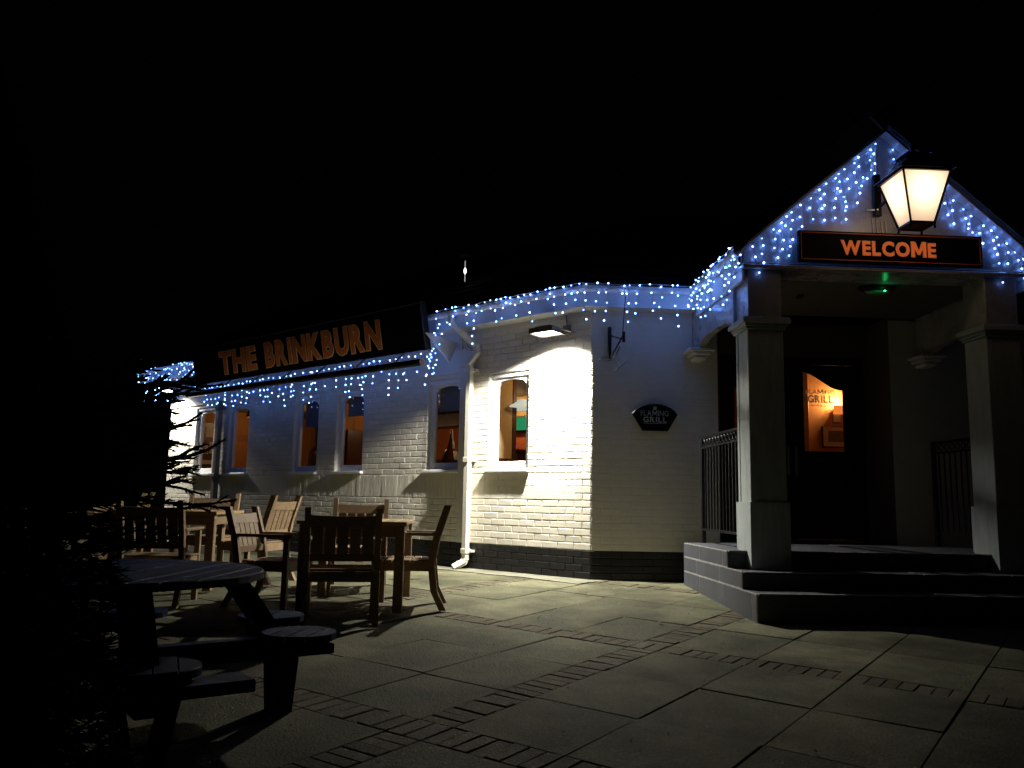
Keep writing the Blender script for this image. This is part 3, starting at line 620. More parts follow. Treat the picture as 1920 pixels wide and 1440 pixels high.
# gable wall
b = MB(); b.prism([(2.63, 3.175), (5.49, 3.175), (5.49, 3.33), (PC, 4.55), (2.63, 3.33)], PY, PY + .10, lambda a, z, y: (a, y, z)); b.build('gable_wall', M_gable, po)
b = MB(); b.cbox(2.62, 5.50, PY - .06, PY + .36, 3.135, 3.175, None, .008); b.cbox(2.64, 5.48, PY - .035, PY + .0, 3.176, 3.20, None, .006); b.build('lintel_beam', M_gable, po)
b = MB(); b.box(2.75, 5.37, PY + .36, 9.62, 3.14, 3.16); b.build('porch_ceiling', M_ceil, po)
b = MB(); b.cbox(3.55, 3.61, 8.62, 8.70, 3.10, 3.139, None, .006); b.build('ceiling_sensor', M_black, po)
for x in (2.655, 5.385):
    top = 3.14; n = 14; ya, yb = 8.10, 9.35; b = MB()
    arch = lambda y: 2.64 + .105 * math.sqrt(max(0, 1 - ((y - (ya + yb) / 2) / ((yb - ya) / 2)) ** 2))
    b.box(x, x + .08, PY + .36, ya, 2.66, top); b.box(x, x + .08, yb, 9.60, 2.64, top)
    for k in range(n):
        a, c = ya + (yb - ya) * k / n, ya + (yb - ya) * (k + 1) / n
        b.hexa([(xx, y, z) for zf in (0, 1) for xx in (x, x + .08) for y, z in ((a, top if zf else arch(a)), (c, top if zf else arch(c)))])
    b.build('side_panel', M_gable, po)
    b = MB(); b.cbox(x - .03, x + .12, 9.38, 9.62, 2.53, 2.58, None, .02); b.cbox(x - .07, x + .15, 9.33, 9.62, 2.58, 2.62, None, .008); b.cbox(x - .11, x + .19, 9.29, 9.62, 2.62, 2.66, None, .008); b.build('impost', M_render, po)
    sd = -1 if x < 4 else 1; xo = x if x < 4 else x + .08
    b = MB(); b.cbox(min(xo, xo + sd * .025), max(xo, xo + sd * .025), PY - .0, 9.35, 3.02, 3.33, None, .004); b.build('fascia', M_trim, po)
    b = MB(); xg = xo + sd * .075; b.tube([(xg, PY - .05, 3.30), (xg, 9.34, 3.30)], .05, 10); b.build('gutter', M_trim, po)
# bargeboards and porch roof
sl = math.atan2(4.55 - 3.33, PC - 2.63); dx, dz = math.cos(sl), math.sin(sl)
for sg in (1, -1):
    fx = lambda a, h: (PC - sg * (a * dx - h * dz), 4.55 - a * dz + h * dx)   # a down the rake, h normal to it
    Lr = 1.93
    b = MB(); b.prism([fx(-.02, -.02), fx(Lr, -.02), fx(Lr, .10), fx(-.115, .10)], PY - .12, PY - .09, lambda x, z, y: (x, y, z)); b.build('barge_board', M_gable, po)
    b = MB(); b.prism([fx(.0, -.005), fx(Lr, -.005), fx(Lr, .012), fx(0, .012)], PY - .09, PY + .0, lambda x, z, y: (x, y, z)); b.build('barge_soffit', M_gable, po)
    rf = MB(); rf.prism([fx(-.11, .102), fx(Lr + .12, .102), fx(Lr + .12, .122), fx(-.13, .122)], PY - .16, 11.4, lambda x, z, y: (x, y, z)); rfo = rf.build('roof', M_roof, po)
    for k in range(9):
        a = k * .22; b = MB(); b.prism([fx(a - .01, .123), fx(a + .225, .123), fx(a + .225, .148), fx(a - .01, .128)], PY - .19, 11.3, lambda x, z, y: (x, y, z)); b.build('tile_course', M_roof, rfo)
b = MB(); b.tube([(PC, PY - .2, 4.72), (PC, 11.3, 4.72)], .07, 10); b.build('ridge_tile', M_roof, po)
# ------------------------------------------------------------------ steps
stp = thing('entrance_steps', 'three dark grey block steps with pale edges painted as lit below the door', 'steps', (4.0, 8.0, -.1))
SX0, SX1 = 2.472, 5.75
tiers = [(7.045, .141, gz(7.1) - .05, 7.41), (7.41, .29, .141, 7.825), (7.825, .452, .29, 10.15)]
for (y0, zt, zb, yn) in tiers:
    n = 4; ye = 9.38
    for k in range(n):
        a, c = SX0 + .012 + (SX1 - SX0 - .012) * k / n, SX0 + .012 + (SX1 - SX0 - .012) * (k + 1) / n
        b = MB(); b.cbox(a + .002, c - .002, y0 + .012, ye if k else ye, zb - .1, zt - .024, None, .004); b.build('riser_block', M_step, stp)
        b = MB(); b.cbox(a + .002, c - .002, y0 - .012, min(yn + .05, ye) if yn < 9 else ye, zt - .023, zt + random.uniform(-.003, .003), None, .006); b.build('tread_slab', M_step, stp)
        b = MB(); b.cbox(a + .003, c - .003, y0 - .013, y0 + .012, zt - .004, zt + .0045, None, .002); b.build('nosing', M_pale, stp)  # pale strip: light on the tread edge put into the colour
b = MB(); b.box(2.95, 5.1, 9.381, 10.14, .3, .449); b.build('landing', M_step, stp)
# side facing: three courses of blocks with pale joints
cr = [(.302, .448, 7.83), (.146, .296, 7.415), (-.16, .140, 7.05)]
for zi, (z0, z1, ys) in enumerate(cr):
    y = 9.38; L_ = [.62, .78, .8, .8, .8]; k = 0
    while y > ys + .02:
        y2 = max(ys, y - (L_[k % 5] if zi != 1 else .5 if k == 0 else .8)); k += 1
        if y2 - ys < .12: y2 = ys
        b = MB(); b.cbox(SX0, SX0 + .014, y2 + .006, y - .006, z0 + .006, z1 - .005, None, .003); b.build('side_block', M_step, stp); y = y2
b = MB()
for z0, z1, ys in cr: b.box(SX0 + .0025, SX0 + .0119, ys + .003, 9.377, z0 - .004, z1 + .0)
b.build('joint_mortar', M_pale, stp)
# ------------------------------------------------------------------ railings
def railing(x, label):
    t = thing('iron_railing', label, 'railing', (x, 8.7, .452), 0, 'iron railings beside the steps')
    y0, y1 = 8.075, 9.34
    for y in (y1,): b = MB(); b.cbox(x - .022, x + .022, y - .022, y + .022, .452, 1.64, None, .004); b.build('post', M_black, t)
    for z, h in ((1.62, .03), (1.505, .022), (.60, .025)): b = MB(); b.cbox(x - .016, x + .016, y0, y1, z - h / 2, z + h / 2, None, .003); b.build('rail', M_black, t)
    n = 12
    for i in range(1, n):
        y = y0 + (y1 - y0) * i / n
        b = MB(); b.tube([(x, y, .6), (x, y, 1.505)], .010, 6); b.build('baluster', M_black, t)
    for i in range(n):
        y = y0 + (y1 - y0) * (i + .5) / n
        b = MB(); b.tube([(x, y + .036 * math.cos(q * math.pi / 6), 1.562 + .036 * math.sin(q * math.pi / 6)) for q in range(13)], .008, 5); b.build('ring', M_black, t)
railing(2.69, 'black iron railing with ring frieze at the left side of the steps')
railing(5.38, 'black iron railing in the shadow at the right side of the steps')
# right-hand lit window at the picture edge
b = MB(); b.cbox(6.62, 6.95, 9.60, 9.615, 1.15, 1.85, None, .004); wr = b.build('window', M_white, pub)
b = MB(); b.box(6.66, 6.92, 9.592, 9.599, 1.19, 1.81); b.build('pane', emit('dim_orange_pane', (1, .3, .08), .10), wr)

# ------------------------------------------------------------------ signs
sg = thing('pub_sign', 'long black sign board reading THE BRINKBURN in orange letters', 'sign', Aw(5.3, .5, 2.8))
SA, SB, ZB, ZTp, OB, OT = 2.30, 8.35, 2.82, 3.45, .52, .645
tl = (OT - OB) / (ZTp - ZB)
fs = lambda a, z, d: Aw(SA + SB - a, OB + (z - ZB) * tl + d, z - d * tl)     # a grows to the right
b = MB(); b.cbox(SA, SB, -.09, 0, ZB, ZTp, lambda a, d, z: fs(a, z, d), .004); b.build('board', M_signb, sg)
for z0, z1, a0, a1 in ((ZB, ZB + .025, SA, SB), (ZTp - .025, ZTp, SA, SB), (ZB + .026, ZTp - .026, SA, SA + .025), (ZB + .026, ZTp - .026, SB - .025, SB)):
    b = MB(); b.cbox(a0, a1, .001, .022, z0, z1, lambda a, d, z: fs(a, z, d), .003); b.build('frame_strip', M_black, sg)
X_ = lambda s: SA + SB - s
lettering('THE', sg, fs, X_(7.46), X_(6.33), 2.93, 3.33, M_orange, .035, .014, .12, (.026, M_tan), wob=.02, d0=.012)
lettering('BRINKBURN', sg, fs, X_(6.05), X_(3.17), 2.93, 3.34, M_orange, .035, .014, .12, (.026, M_tan), wob=.025, d0=.012)
b = MB(); b.prism([(.60, 3.03), (.005, 2.98), (.163, 2.70)], 2.225, 2.25, lambda o, z, s: Aw(s, o, z)); b.build('end_bracket', M_trim, sg)
for s_ in (2.75, 3.6, 4.5, 5.4, 6.3, 7.2, 8.0):
    b = MB(); b.bar(Aw(s_, .50, 2.83), Aw(s_, .72, 2.64), .018, .018); b.build('support_arm', M_black, sg)
tr = thing('trough_light', 'long black tube light slung under the front of the pub sign', 'light', Aw(5.2, .72, 2.6), 0)
b = MB(); b.tube([Aw(2.16, .72, 2.615), Aw(8.25, .72, 2.615)], .046, 12); b.build('housing', M_black, tr)
for s_ in (2.148, 8.25): b = MB(); b.tube([Aw(s_, .72, 2.615), Aw(s_ + .012, .72, 2.615)], .049, 12); b.build('end_cap', M_gpipe, tr)

ld = bpy.data.lights.new('trough_glow', 'AREA'); ld.shape = 'RECTANGLE'; ld.size = 5.9; ld.size_y = .03; ld.energy = .75; ld.color = (1, .82, .62); ld.spread = R(110)
o = bpy.data.objects.new('trough_glow', ld); COL.objects.link(o); o.parent = tr; P = Vector(Aw(5.2, .72, 2.672)); o.location = P - wloc(tr)
zz = (Vector(Aw(5.2, .60, 3.2)) - P).normalized() * -1; xx = Vector((-S2, S2, 0)); yy = zz.cross(xx); o.rotation_euler = Matrix((xx, yy, zz)).transposed().to_euler()
ws = thing('welcome_sign', 'black board with a thin orange border reading WELCOME over the porch', 'sign', (PC, 7.6, 3.2))
b = MB(); b.cbox(3.155, 4.975, 7.61, 7.66, 3.205, 3.51, None, .004); b.build('board', M_signb, ws)
for z0, z1, a0, a1 in ((3.222, 3.229, 3.175, 4.955), (3.486, 3.493, 3.175, 4.955), (3.2295, 3.4855, 3.175, 3.182), (3.2295, 3.4855, 4.948, 4.955)):
    b = MB(); b.box(a0, a1, 7.606, 7.6095, z0, z1); b.build('border_line', M_border, ws)
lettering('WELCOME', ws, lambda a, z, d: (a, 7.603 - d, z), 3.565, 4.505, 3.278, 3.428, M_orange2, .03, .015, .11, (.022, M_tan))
pq = thing('wall_plaque', 'fan-shaped dark plaque reading FLAMING GRILL on the pale entrance wall', 'sign', (2.2, 9.6, 1.7))
cx, n = 2.20, 10
arc = [(cx + .262 * math.cos(R(155 - 130 * k / n)) / math.cos(R(25)), 1.905 + .115 * (math.sin(R(155 - 130 * k / n)) - math.sin(R(25))) / (1 - math.sin(R(25)))) for k in range(n + 1)]
poly = arc + [(cx + .15, 1.712), (cx - .145, 1.712)]
b = MB(); b.prism(poly, 9.585, 9.612, lambda a, z, y: (a, y, z)); b.build('plate', M_signb, pq)
rim = MB(); cl = poly + [poly[0]]
rim.tube([(a, 9.583, z) for a, z in cl], .008, 5); rim.build('rim', M_black, pq)
fp = lambda a, z, d: (a, 9.582 - d, z)
lettering('FLAMING', pq, fp, cx - .165, cx + .16, 1.885, 1.95, M_letterw, .0, .008, .14); lettering('GRILL', pq, fp, cx - .135, cx + .14, 1.808, 1.878, M_letterw, .025, .008, .14)
b = MB(); b.box(cx - .13, cx + .135, 9.580, 9.584, 1.795, 1.799); b.build('letter_rule', M_letterw, pq)
fl = MB(); fl.prism([(cx - .02, 1.955), (cx + .018, 1.955), (cx + .024, 1.98), (cx + .006, 2.0), (cx - .002, 1.985), (cx - .014, 1.995)], 9.578, 9.584, lambda a, z, y: (a, y, z)); fl.build('flame_mark', M_letterw, pq)
# iron sign bracket on the entrance wall
hb = thing('wall_bracket', 'black iron hanging bracket with loose wire ends on the entrance wall', 'bracket', (1.67, 9.55, 2.7))
b = MB(); b.cbox(1.65, 1.69, 9.585, 9.615, 2.525, 2.925, None, .005); b.build('back_bar', M_black, hb)
b = MB(); b.tube([(1.67, 9.58, 2.82), (1.78, 9.42, 2.75), (1.80, 9.40, 2.74)], .009); b.tube([(1.68, 9.58, 2.55), (1.73, 9.48, 2.66), (1.79, 9.40, 2.78)], .011); b.tube([(1.67, 9.58, 2.53), (1.72, 9.52, 2.55), (1.77, 9.47, 2.67)], .009); b.tube([(1.80, 9.40, 2.83), (1.80, 9.40, 2.71)], .018); b.build('arm', M_black, hb)
b = MB(); b.tube([(1.80, 9.29, 3.22), (1.785, 9.40, 2.78)], .005); b.build('stay_wire', M_black, hb)
for q in ([(1.53, 9.50, 2.515), (1.58, 9.54, 2.545), (1.66, 9.58, 2.56)], [(1.70, 9.42, 2.38), (1.78, 9.46, 2.44), (1.86, 9.50, 2.51)], [(1.71, 9.55, 2.53), (1.75, 9.5, 2.50), (1.765, 9.47, 2.455)]):
    b = MB(); b.tube(q, .008, 6); b.build('rod', M_steel, hb)

# ------------------------------------------------------------------ lamps
AX = -.42   # reflector leans along the wall, away from the entrance
def floodlight(s, label, e):
    t = thing('floodlight', label, 'lamp', Aw(s, .05, 2.9), 0, 'LED floodlights on the long wall')
    b = MB(); b.cbox(s - .12, s - .02, .012, .06, 2.86, 2.98, Aw, .006); b.build('junction_box', M_gpipe, t)
    b = MB(); b.tube([Aw(s - .07, .035, 2.98), Aw(s - .05, .03, 3.11)], .006); b.build('cable', M_black, t)
    tlt = R(3); c = Vector((.335, 2.845))
    def ff(a, d, h):   # a along wall, d across, h out of the lens
        o = c.x + d * math.cos(tlt) + h * math.sin(tlt); z = c.y + d * math.sin(tlt) - h * math.cos(tlt); return Aw(s + a, o, z)
    b = MB(); b.cbox(-.165, .165, -.105, .105, -.05, -.005, ff, .01); b.cbox(-.11, .13, -.08, .08, -.08, -.051, ff, .01); b.build('housing', M_gpipe, t)
    b = MB(); b.box(-.18, .18, -.12, -.105, -.05, .012, ff); b.box(-.18, .18, .105, .12, -.05, .012, ff); b.box(-.18, -.165, -.1049, .1049, -.05, .012, ff); b.box(.165, .18, -.1049, .1049, -.05, .012, ff); b.build('bezel', M_gpipe, t)
    b = MB(); b.box(-.16, .16, -.10, .10, -.004, .001, ff); b.build('lens', M_flood, t)
    b = MB(); b.bar(ff(-.185, -.02, -.03), Aw(s - .185, .03, 2.88), .03, .008); b.bar(ff(.185, -.02, -.03), Aw(s + .185, .03, 2.88), .03, .008); b.build('yoke', M_gpipe, t)
    ld = bpy.data.lights.new('flood_beam', 'SPOT'); ld.energy = e; ld.color = (1, .96, .85); ld.spot_size = R(152); ld.spot_blend = .2; ld.shadow_soft_size = .035
    ld.use_nodes = True; N = ld.node_tree.nodes; L = ld.node_tree.links; tc = N.new('ShaderNodeTexCoord'); sp = N.new('ShaderNodeSeparateXYZ'); ab = N.new('ShaderNodeMath'); ab.operation = 'ABSOLUTE'; pw = N.new('ShaderNodeMath'); pw.operation = 'POWER'; pw.inputs[1].default_value = .9
    yy_ = N.new('ShaderNodeMath'); yy_.operation = 'MULTIPLY'; om = N.new('ShaderNodeMath'); om.operation = 'SUBTRACT'; om.inputs[0].default_value = 1; p2 = N.new('ShaderNodeMath'); p2.operation = 'POWER'; p2.inputs[1].default_value = .6; ml = N.new('ShaderNodeMath'); ml.operation = 'MULTIPLY'
    # wide-angle wall-wash reflector: broad along the wall, falling off across it
    L.new(tc.outputs['Normal'], sp.inputs[0]); dt = N.new('ShaderNodeVectorMath'); dt.operation = 'DOT_PRODUCT'; dt.inputs[1].default_value = (AX, 0, .98); L.new(tc.outputs['Normal'], dt.inputs[0]); L.new(dt.outputs['Value'], ab.inputs[0]); L.new(ab.outputs[0], pw.inputs[0]); L.new(sp.outputs[1], yy_.inputs[0]); L.new(sp.outputs[1], yy_.inputs[1]); L.new(yy_.outputs[0], om.inputs[1]); L.new(om.outputs[0], p2.inputs[0])
    L.new(pw.outputs[0], ml.inputs[0]); L.new(p2.outputs[0], ml.inputs[1]); L.new(ml.outputs[0], N['Emission'].inputs['Strength'])
    o = bpy.data.objects.new('flood_beam', ld); COL.objects.link(o); o.parent = t; P = Vector(ff(0, 0, .03)); Q = Vector(ff(0, 0, 1.0))
    o.location = P - wloc(t); o.rotation_euler = (Q - P).to_track_quat('-Z', 'Y').to_euler()
floodlight(.41, 'LED floodlight glaring down the white wall between corner and window', 1500)
floodlight(9.75, 'far floodlight half hidden by the conifer at the left end of the wall', 560)

ln = thing('hanging_lantern', 'black four-sided lantern with glowing frosted panes on the porch gable', 'lantern', (4.0, 7.03, 3.35))
lx, ly = 4.00, 7.035; wt, wb, zt_, zb_ = .212, .104, 3.83, 3.395
cr4 = lambda i, w, z: (lx + w * (1 if i in (1, 2) else -1), ly + w * (-1 if i in (0, 1) else 1), z)
for i in range(4):
    j = (i + 1) % 4
    b = MB(); P = [Vector(cr4(i, wb, zb_)), Vector(cr4(j, wb, zb_)), Vector(cr4(j, wt, zt_)), Vector(cr4(i, wt, zt_))]
    ctr = Vector((lx, ly, (zt_ + zb_) / 2)); Q = [p + (ctr - p) * .03 for p in P]; Q[0].z = Q[1].z = zb_ + .004; Q[2].z = Q[3].z = zt_ - .002
    b.hexa([Q[0], Q[1], Q[3], Q[2]] + [q + (Vector((ctr.x, ctr.y, q.z)) - q) * .02 for q in (Q[0], Q[1], Q[3], Q[2])]); b.build('pane', M_pane, ln)
    b = MB(); b.bar(cr4(i, wb + .004, zb_ - .01), cr4(i, wt + .004, zt_ + .01), .016, .016); b.build('corner_bar', M_black, ln)
    b = MB(); b.bar(cr4(i, wb + .003, zb_ - .008), cr4(j, wb + .003, zb_ - .008) , .024, .02); b.build('rail', M_black, ln); b = MB(); b.bar(cr4(i, wt + .005, zt_ + .008), cr4(j, wt + .005, zt_ + .008), .022, .022); b.build('rail', M_black, ln)
    b = MB(); b.lathe([(.006, 0), (.012, -.015), (.008, -.04), (.003, -.046)], cr4(i, wb + .004, zb_ - .016), 8); b.build('foot', M_black, ln)
b = MB(); b.box(lx - wb, lx + wb, ly - wb, ly + wb, zb_ - .012, zb_ - .002); b.build('bottom_plate', M_black, ln)
b = MB(); 
for z0, w0, z1, w1 in ((zt_ + .018, .25, zt_ + .13, .135), (zt_ + .13, .135, zt_ + .21, .10), (zt_ + .21, .115, zt_ + .24, .05)):
    b.hexa([cr4(i, w0, z0) for i in (0, 1, 3, 2)] + [cr4(i, w1, z1) for i in (0, 1, 3, 2)])
b.build('roof', M_black, ln)
b = MB(); b.lathe([(.03, 0), (.018, .03), (.03, .06), (.004, .10)], (lx, ly, zt_ + .24), 10); b.build('finial', M_black, ln)
b = MB(); b.tube([(lx - .02, 7.64, 3.78), (lx - .02, 7.46, 3.80), (lx - .02, 7.32, 3.92), (lx, 7.22, 4.0)], .016, 8); b.tube([(lx - .02, 7.64, 3.95), (lx - .02, 7.36, 3.94)], .014, 8); b.cbox(lx - .055, lx + .015, 7.655, 7.705, 3.70, 4.12, None, .006); b.build('wall_arm', M_black, ln)
b = MB(); b.tube([(lx - .12, 7.70, 3.762), (lx - .02, 7.66, 3.762)], .012, 6); b.build('pin', M_steel, ln)
b = MB(); b.lathe([(.02, .06), (.045, .03), (.05, -.02), (.02, -.07)], (lx, ly, zt_ - .14), 10); b.build('bulb', emit('warm_bulb', (1, .8, .5), 60), ln)
# conduits on gable under the lantern
b = MB()
for dx_ in (-.05, -.01, .04, .08): b.tube([(lx - .01 + dx_, 7.712, 3.69 if dx_ < .03 else 3.66), (lx + .0 + dx_, 7.712, 3.515)], .008, 6)
b.tube([(lx + .0, 7.712, 4.12), (lx + .0, 7.712, 4.42)], .008, 6); b.build('conduit', M_gable, po)
em = thing('emergency_light', 'shallow oval emergency light with a green glow under the porch lintel', 'light', (4.22, 8.2, 3.1))
b = MB(); b.lathe([(.19, 0), (.20, -.03), (.15, -.05)], (0, 0, 0), 20); b.v = [(4.22 + x, 8.22 + y * .55, 3.139 + z) for x, y, z in b.v]; b.build('base', M_black, em)
b = MB(); b.lathe([(.13, -.051), (.11, -.07), (.03, -.075)], (0, 0, 0), 16); b.v = [(4.22 + x, 8.22 + y * .5, 3.139 + z) for x, y, z in b.v]; b.build('diffuser', mat('green_tinted_diffuser', (.15, .4, .22), .35), em)
b = MB(); b.lathe([(.004, 0), (.013, -.005), (.004, -.012)], (4.24, 8.10, 3.075), 10); b.build('indicator', M_green, em)
plight('indicator_light', (4.24, 8.07, 3.05), (.02, 1, .25), .05, .02, em)
fu = thing('flue', 'slender steel flue with a dim boxy cowl above the dark roof', 'flue', (-.06, 12.65, 4.0))
b = MB(); b.tube([(-.06, 12.65, 3.9), (-.065, 12.65, 4.56)], .012, 8); b.build('pipe', M_steel, fu)
b = MB(); b.cbox(-.17, .05, 12.55, 12.75, 4.62, 4.84, None, .02); b.build('cowl', M_roof, fu)
b = MB(); b.lathe([(.008, -.05), (.022, -.02), (.022, .02), (.008, .05)], (-.06, 12.62, 4.385), 8); b.build('lamp', emit('pale_glint_spot', (1, 1, .95), 2.2), fu)  # self-glowing spot put in as a glint on the steel pipe
b = MB(); b.tube([(-.06, 12.635, 4.22), (-.062, 12.635, 4.55)], .0065, 6); b.build('glint_streak', emit('pale_glint_streak', (1, 1, .95), .42), fu)  # glowing streak along the pipe, added as its glint

# ------------------------------------------------------------------ icicle light strings
bm_ = bmesh.new(); bmesh.ops.create_icosphere(bm_, subdivisions=1, radius=.0098)
bulb_me = bpy.data.meshes.new('bulb'); bm_.to_mesh(bulb_me); bm_.free(); bulb_me.materials.append(M_led)
def icicles(label, path, spacing, lens, bsp=.10, seed=1, top=True, jit=.02, sag=.012, z_jit=.0):
    rr = random.Random(seed); P = [Vector(p) for p in path]
    t = thing('icicle_light_string', label, 'fairy lights', P[0], 0, 'blue-white icicle lights along the eaves')
    seg = []; tot = 0
    for a, b in zip(P, P[1:]): seg.append((tot, (b - a).length, a, b)); tot += (b - a).length
    def at(d):
        for s0, L_, a, b in seg:
            if d <= s0 + L_ + 1e-6: return a.lerp(b, max(0, (d - s0) / L_))
        return P[-1]
    wire = MB(); pts = [at(tot * i / max(2, int(tot / .12))) + Vector((0, 0, rr.uniform(-sag, sag))) for i in range(max(2, int(tot / .12)) + 1)]
    wire.tube(pts, .0045, 4); bulbs = []
    d = spacing * .4; 
    while d < tot:
        p = at(d) + Vector((rr.uniform(-jit, jit), rr.uniform(-jit, jit) * .5, rr.uniform(-z_jit, z_jit))); L_ = rr.choice(lens) * rr.uniform(.8, 1.2)
        n = max(1, int(L_ / bsp)); q = p.copy(); ws_ = [q.copy()]
        if top: bulbs.append(p + Vector((0, 0, -.004)))
        sw = rr.uniform(-.03, .03)
        for k in range(n):
            q = q + Vector((rr.uniform(-.022, .022) + sw * .4, rr.uniform(-.008, .008), -L_ / n)); mid = ws_[-1].lerp(q, .5) + Vector((rr.uniform(-.012, .012), 0, 0)); ws_ += [mid, q.copy()]
            bulbs.append(q + Vector((rr.uniform(-.022, .022), 0, rr.uniform(-.01, .01))))
        wire.tube(ws_, .0038, 4); d += spacing * rr.uniform(.65, 1.35)
    wire.build('wire', M_wire, t, fix=False)
    for q in bulbs: link('bulb', bulb_me, t, loc=q - P[0])
    return len(bulbs)
oe = OH + .125
NB = 0
NB += icicles('icicle lights along the gutter above the floodlit bay of the long wall', [Aw(2.25, oe, 3.345), Aw(-oe * k225, oe, 3.345)], .10, [.08, .12, .3, .42, .2, .1], .10, 3, z_jit=.02)
NB += icicles('icicle lights along the gutter over the plaque on the entrance wall', [Cw(-oe * k225, oe, 3.345), Cw(1.08, oe, 3.345)], .13, [.2, .34, .42, .28, .1], .10, 4, z_jit=.015)
NB += icicles('dense icicle lights along the left side gutter of the porch', [(2.545, 9.3, 3.335), (2.545, 7.72, 3.36)], .07, [.12, .2, .35, .45, .28], .085, 5, jit=.03, z_jit=.03)
fxl = lambda a, sg_: (PC - sg_ * a * dx, PY - .035, 4.50 - a * dz)
NB += icicles('icicle lights hanging from the left slope of the porch gable', [fxl(.03, 1), fxl(1.93, 1)], .105, [.1, .2, .3, .42, .26], .085, 6, sag=.006)
NB += icicles('icicle lights hanging from the right slope of the porch gable', [fxl(.10, -1), fxl(1.98, -1)], .11, [.1, .2, .3, .4, .26], .085, 7, sag=.006)
NB += icicles('icicle lights along the bottom edge of the long pub sign', [Aw(2.22, .40, 2.80), Aw(8.4, .40, 2.77)], .135, [.16, .3, .4, .36, .26], .085, 8, z_jit=.012)
NB += icicles('short icicle strand dangling from the gutter beside the sign end', [Aw(2.14, .40, 3.20), Aw(2.36, .46, 2.86)], .10, [.3, .42, .5], .10, 9)
NB += icicles('thick tangle of icicle lights on the far left eaves behind the conifer', [Aw(8.42, .42, 3.30), Aw(11.1, .42, 3.30)], .105, [.18, .3, .45, .6, .4], .10, 10, jit=.05, z_jit=.04)
NB += icicles('icicle lights dropping down the left end of the pub sign', [Aw(8.42, .50, 3.28), Aw(8.42, .48, 2.78)], .09, [.05, .1], .10, 12)

# ------------------------------------------------------------------ garden chairs and tables
def make_chair(label):
    t = thing('garden_armchair', label, 'chair', (0, 0, 0), 0, 'wooden garden armchairs')
    W_, D_ = .56, .50   # faces +y
    zs = .42
    for sx in (-1, 1):
        x = sx * (W_ / 2 - .025)
        prof = [(-D_ / 2 - .10, 0), (-D_ / 2 - .02, .16), (-D_ / 2 + .01, .40), (-D_ / 2 - .03, .62), (-D_ / 2 - .12, .90)]
        b = MB(); w2 = .030; P = []
        for (y, z) in prof: P += [(x - .022, y - w2, z), (x + .022, y - w2, z), (x + .022, y + w2, z), (x - .022, y + w2, z)]
        F = [(0, 1, 2, 3)[::-1], tuple(16 + k for k in range(4))] + [(i * 4 + k, i * 4 + (k + 1) % 4, (i + 1) * 4 + (k + 1) % 4, (i + 1) * 4 + k) for i in range(4) for k in range(4)]
        b.add(P, F); b.build('rear_leg', M_wood, t)
        b = MB(); b.cbox(x - .024, x + .024, D_ / 2 - .05, D_ / 2, 0, .63, None, .004); b.build('front_leg', M_wood, t)
        b = MB(); b.cbox(x - .035, x + .035, -D_ / 2 - .02, D_ / 2 + .04, .632, .66, None, .008); b.build('armrest', M_wood, t)
        b = MB(); b.cbox(x - .014, x + .014, -D_ / 2 + .03, D_ / 2 - .05, .33, .40, None, .003); b.build('side_rail', M_wood, t)
    for y in (-D_ / 2 + .0, D_ / 2 - .03): b = MB(); b.cbox(-W_ / 2 + .05, W_ / 2 - .05, y, y + .026, .325, .405, None, .003); b.build('seat_rail', M_wood, t)
    for k in range(6):
        y = -D_ / 2 + .035 + k * .079; b = MB(); b.cbox(-W_ / 2 + .004 + (.05 if k == 0 else 0), W_ / 2 - .004 - (.05 if k == 0 else 0), y, y + .068, .406, .424, None, .003); b.build('seat_slat', M_wood, t)
    yb = lambda z: -D_ / 2 - .03 - .32 * (z - .62) if z > .62 else -D_ / 2 + .01 - .04 * (z - .40) / .22
    b = MB(); n = 8
    for k in range(n):   # gently dipped top rail
        xa, xb = -W_ / 2 + .048 + (W_ - .096) * k / n, -W_ / 2 + .048 + (W_ - .096) * (k + 1) / n
        tp = lambda x: .845 - .012 * (1 - (x / (W_ / 2)) ** 2)
        b.hexa([(x, yb(z if zf else .75) + dy, z if zf else .75) for zf in (0, 1) for dy in (-.014, .014) for x, z in ((xa, tp(xa)), (xb, tp(xb)))])
    b.build('top_rail', M_wood, t)
    b = MB(); b.cbox(-W_ / 2 + .048, W_ / 2 - .048, yb(.5) - .014, yb(.5) + .014, .485, .545, None, .003); b.build('back_rail', M_wood, t)
    for k in range(5):
        x = -W_ / 2 + .048 + .012 + .039 + k * .0905 * (W_ - .096) / .464; b = MB(); b.hexa([(x + dx_, yb(z) + dy, z) for z in (.544, .752) for dy in (-.007, .007) for dx_ in (-.0385, .0385)]); b.build('back_slat', M_wood, t)
    return t
def put(o, x, y, rz, s=1., label=None, sx=1.):
    o.location = gpt(x, y); o.rotation_euler = (0, 0, rz); o.scale = (s * sx, s, s)
    if label: o['label'] = label
    return o
ch = make_chair('armchair with its back to the camera, nearest and darkest of the chairs')
put(ch, -.965, 6.98, R(8), 1.0, sx=1.06)
C2 = lambda *a, **k: put(copy_tree(ch), *a, **k)
C2(-1.05, 8.72, R(184), 1.0, 'armchair facing the camera on the far side of the nearer square table', sx=1.04)
C2(-.50, 7.70, R(90), 1.0, 'armchair seen side-on at the right of the nearer square table')
C2(-1.64, 7.66, R(-104), .95, 'armchair with lit slatted back at the left of the nearer square table')
C2(-2.92, 9.82, R(180), 1.0, 'armchair behind the farther table with only its back showing', sx=1.04)
C2(-2.20, 9.15, R(72), 1.0, 'armchair turned side-on at the right of the farther table')
C2(-2.66, 7.72, R(2), 1.0, 'dark armchair with its back to the camera, partly behind the conifer')
C2(-5.75, 11.2, R(-80), 1.0, 'armchair at the left of the table deepest behind the conifer')
C2(-4.55, 11.5, R(100), 1.0, 'armchair at the right of the table deepest behind the conifer')
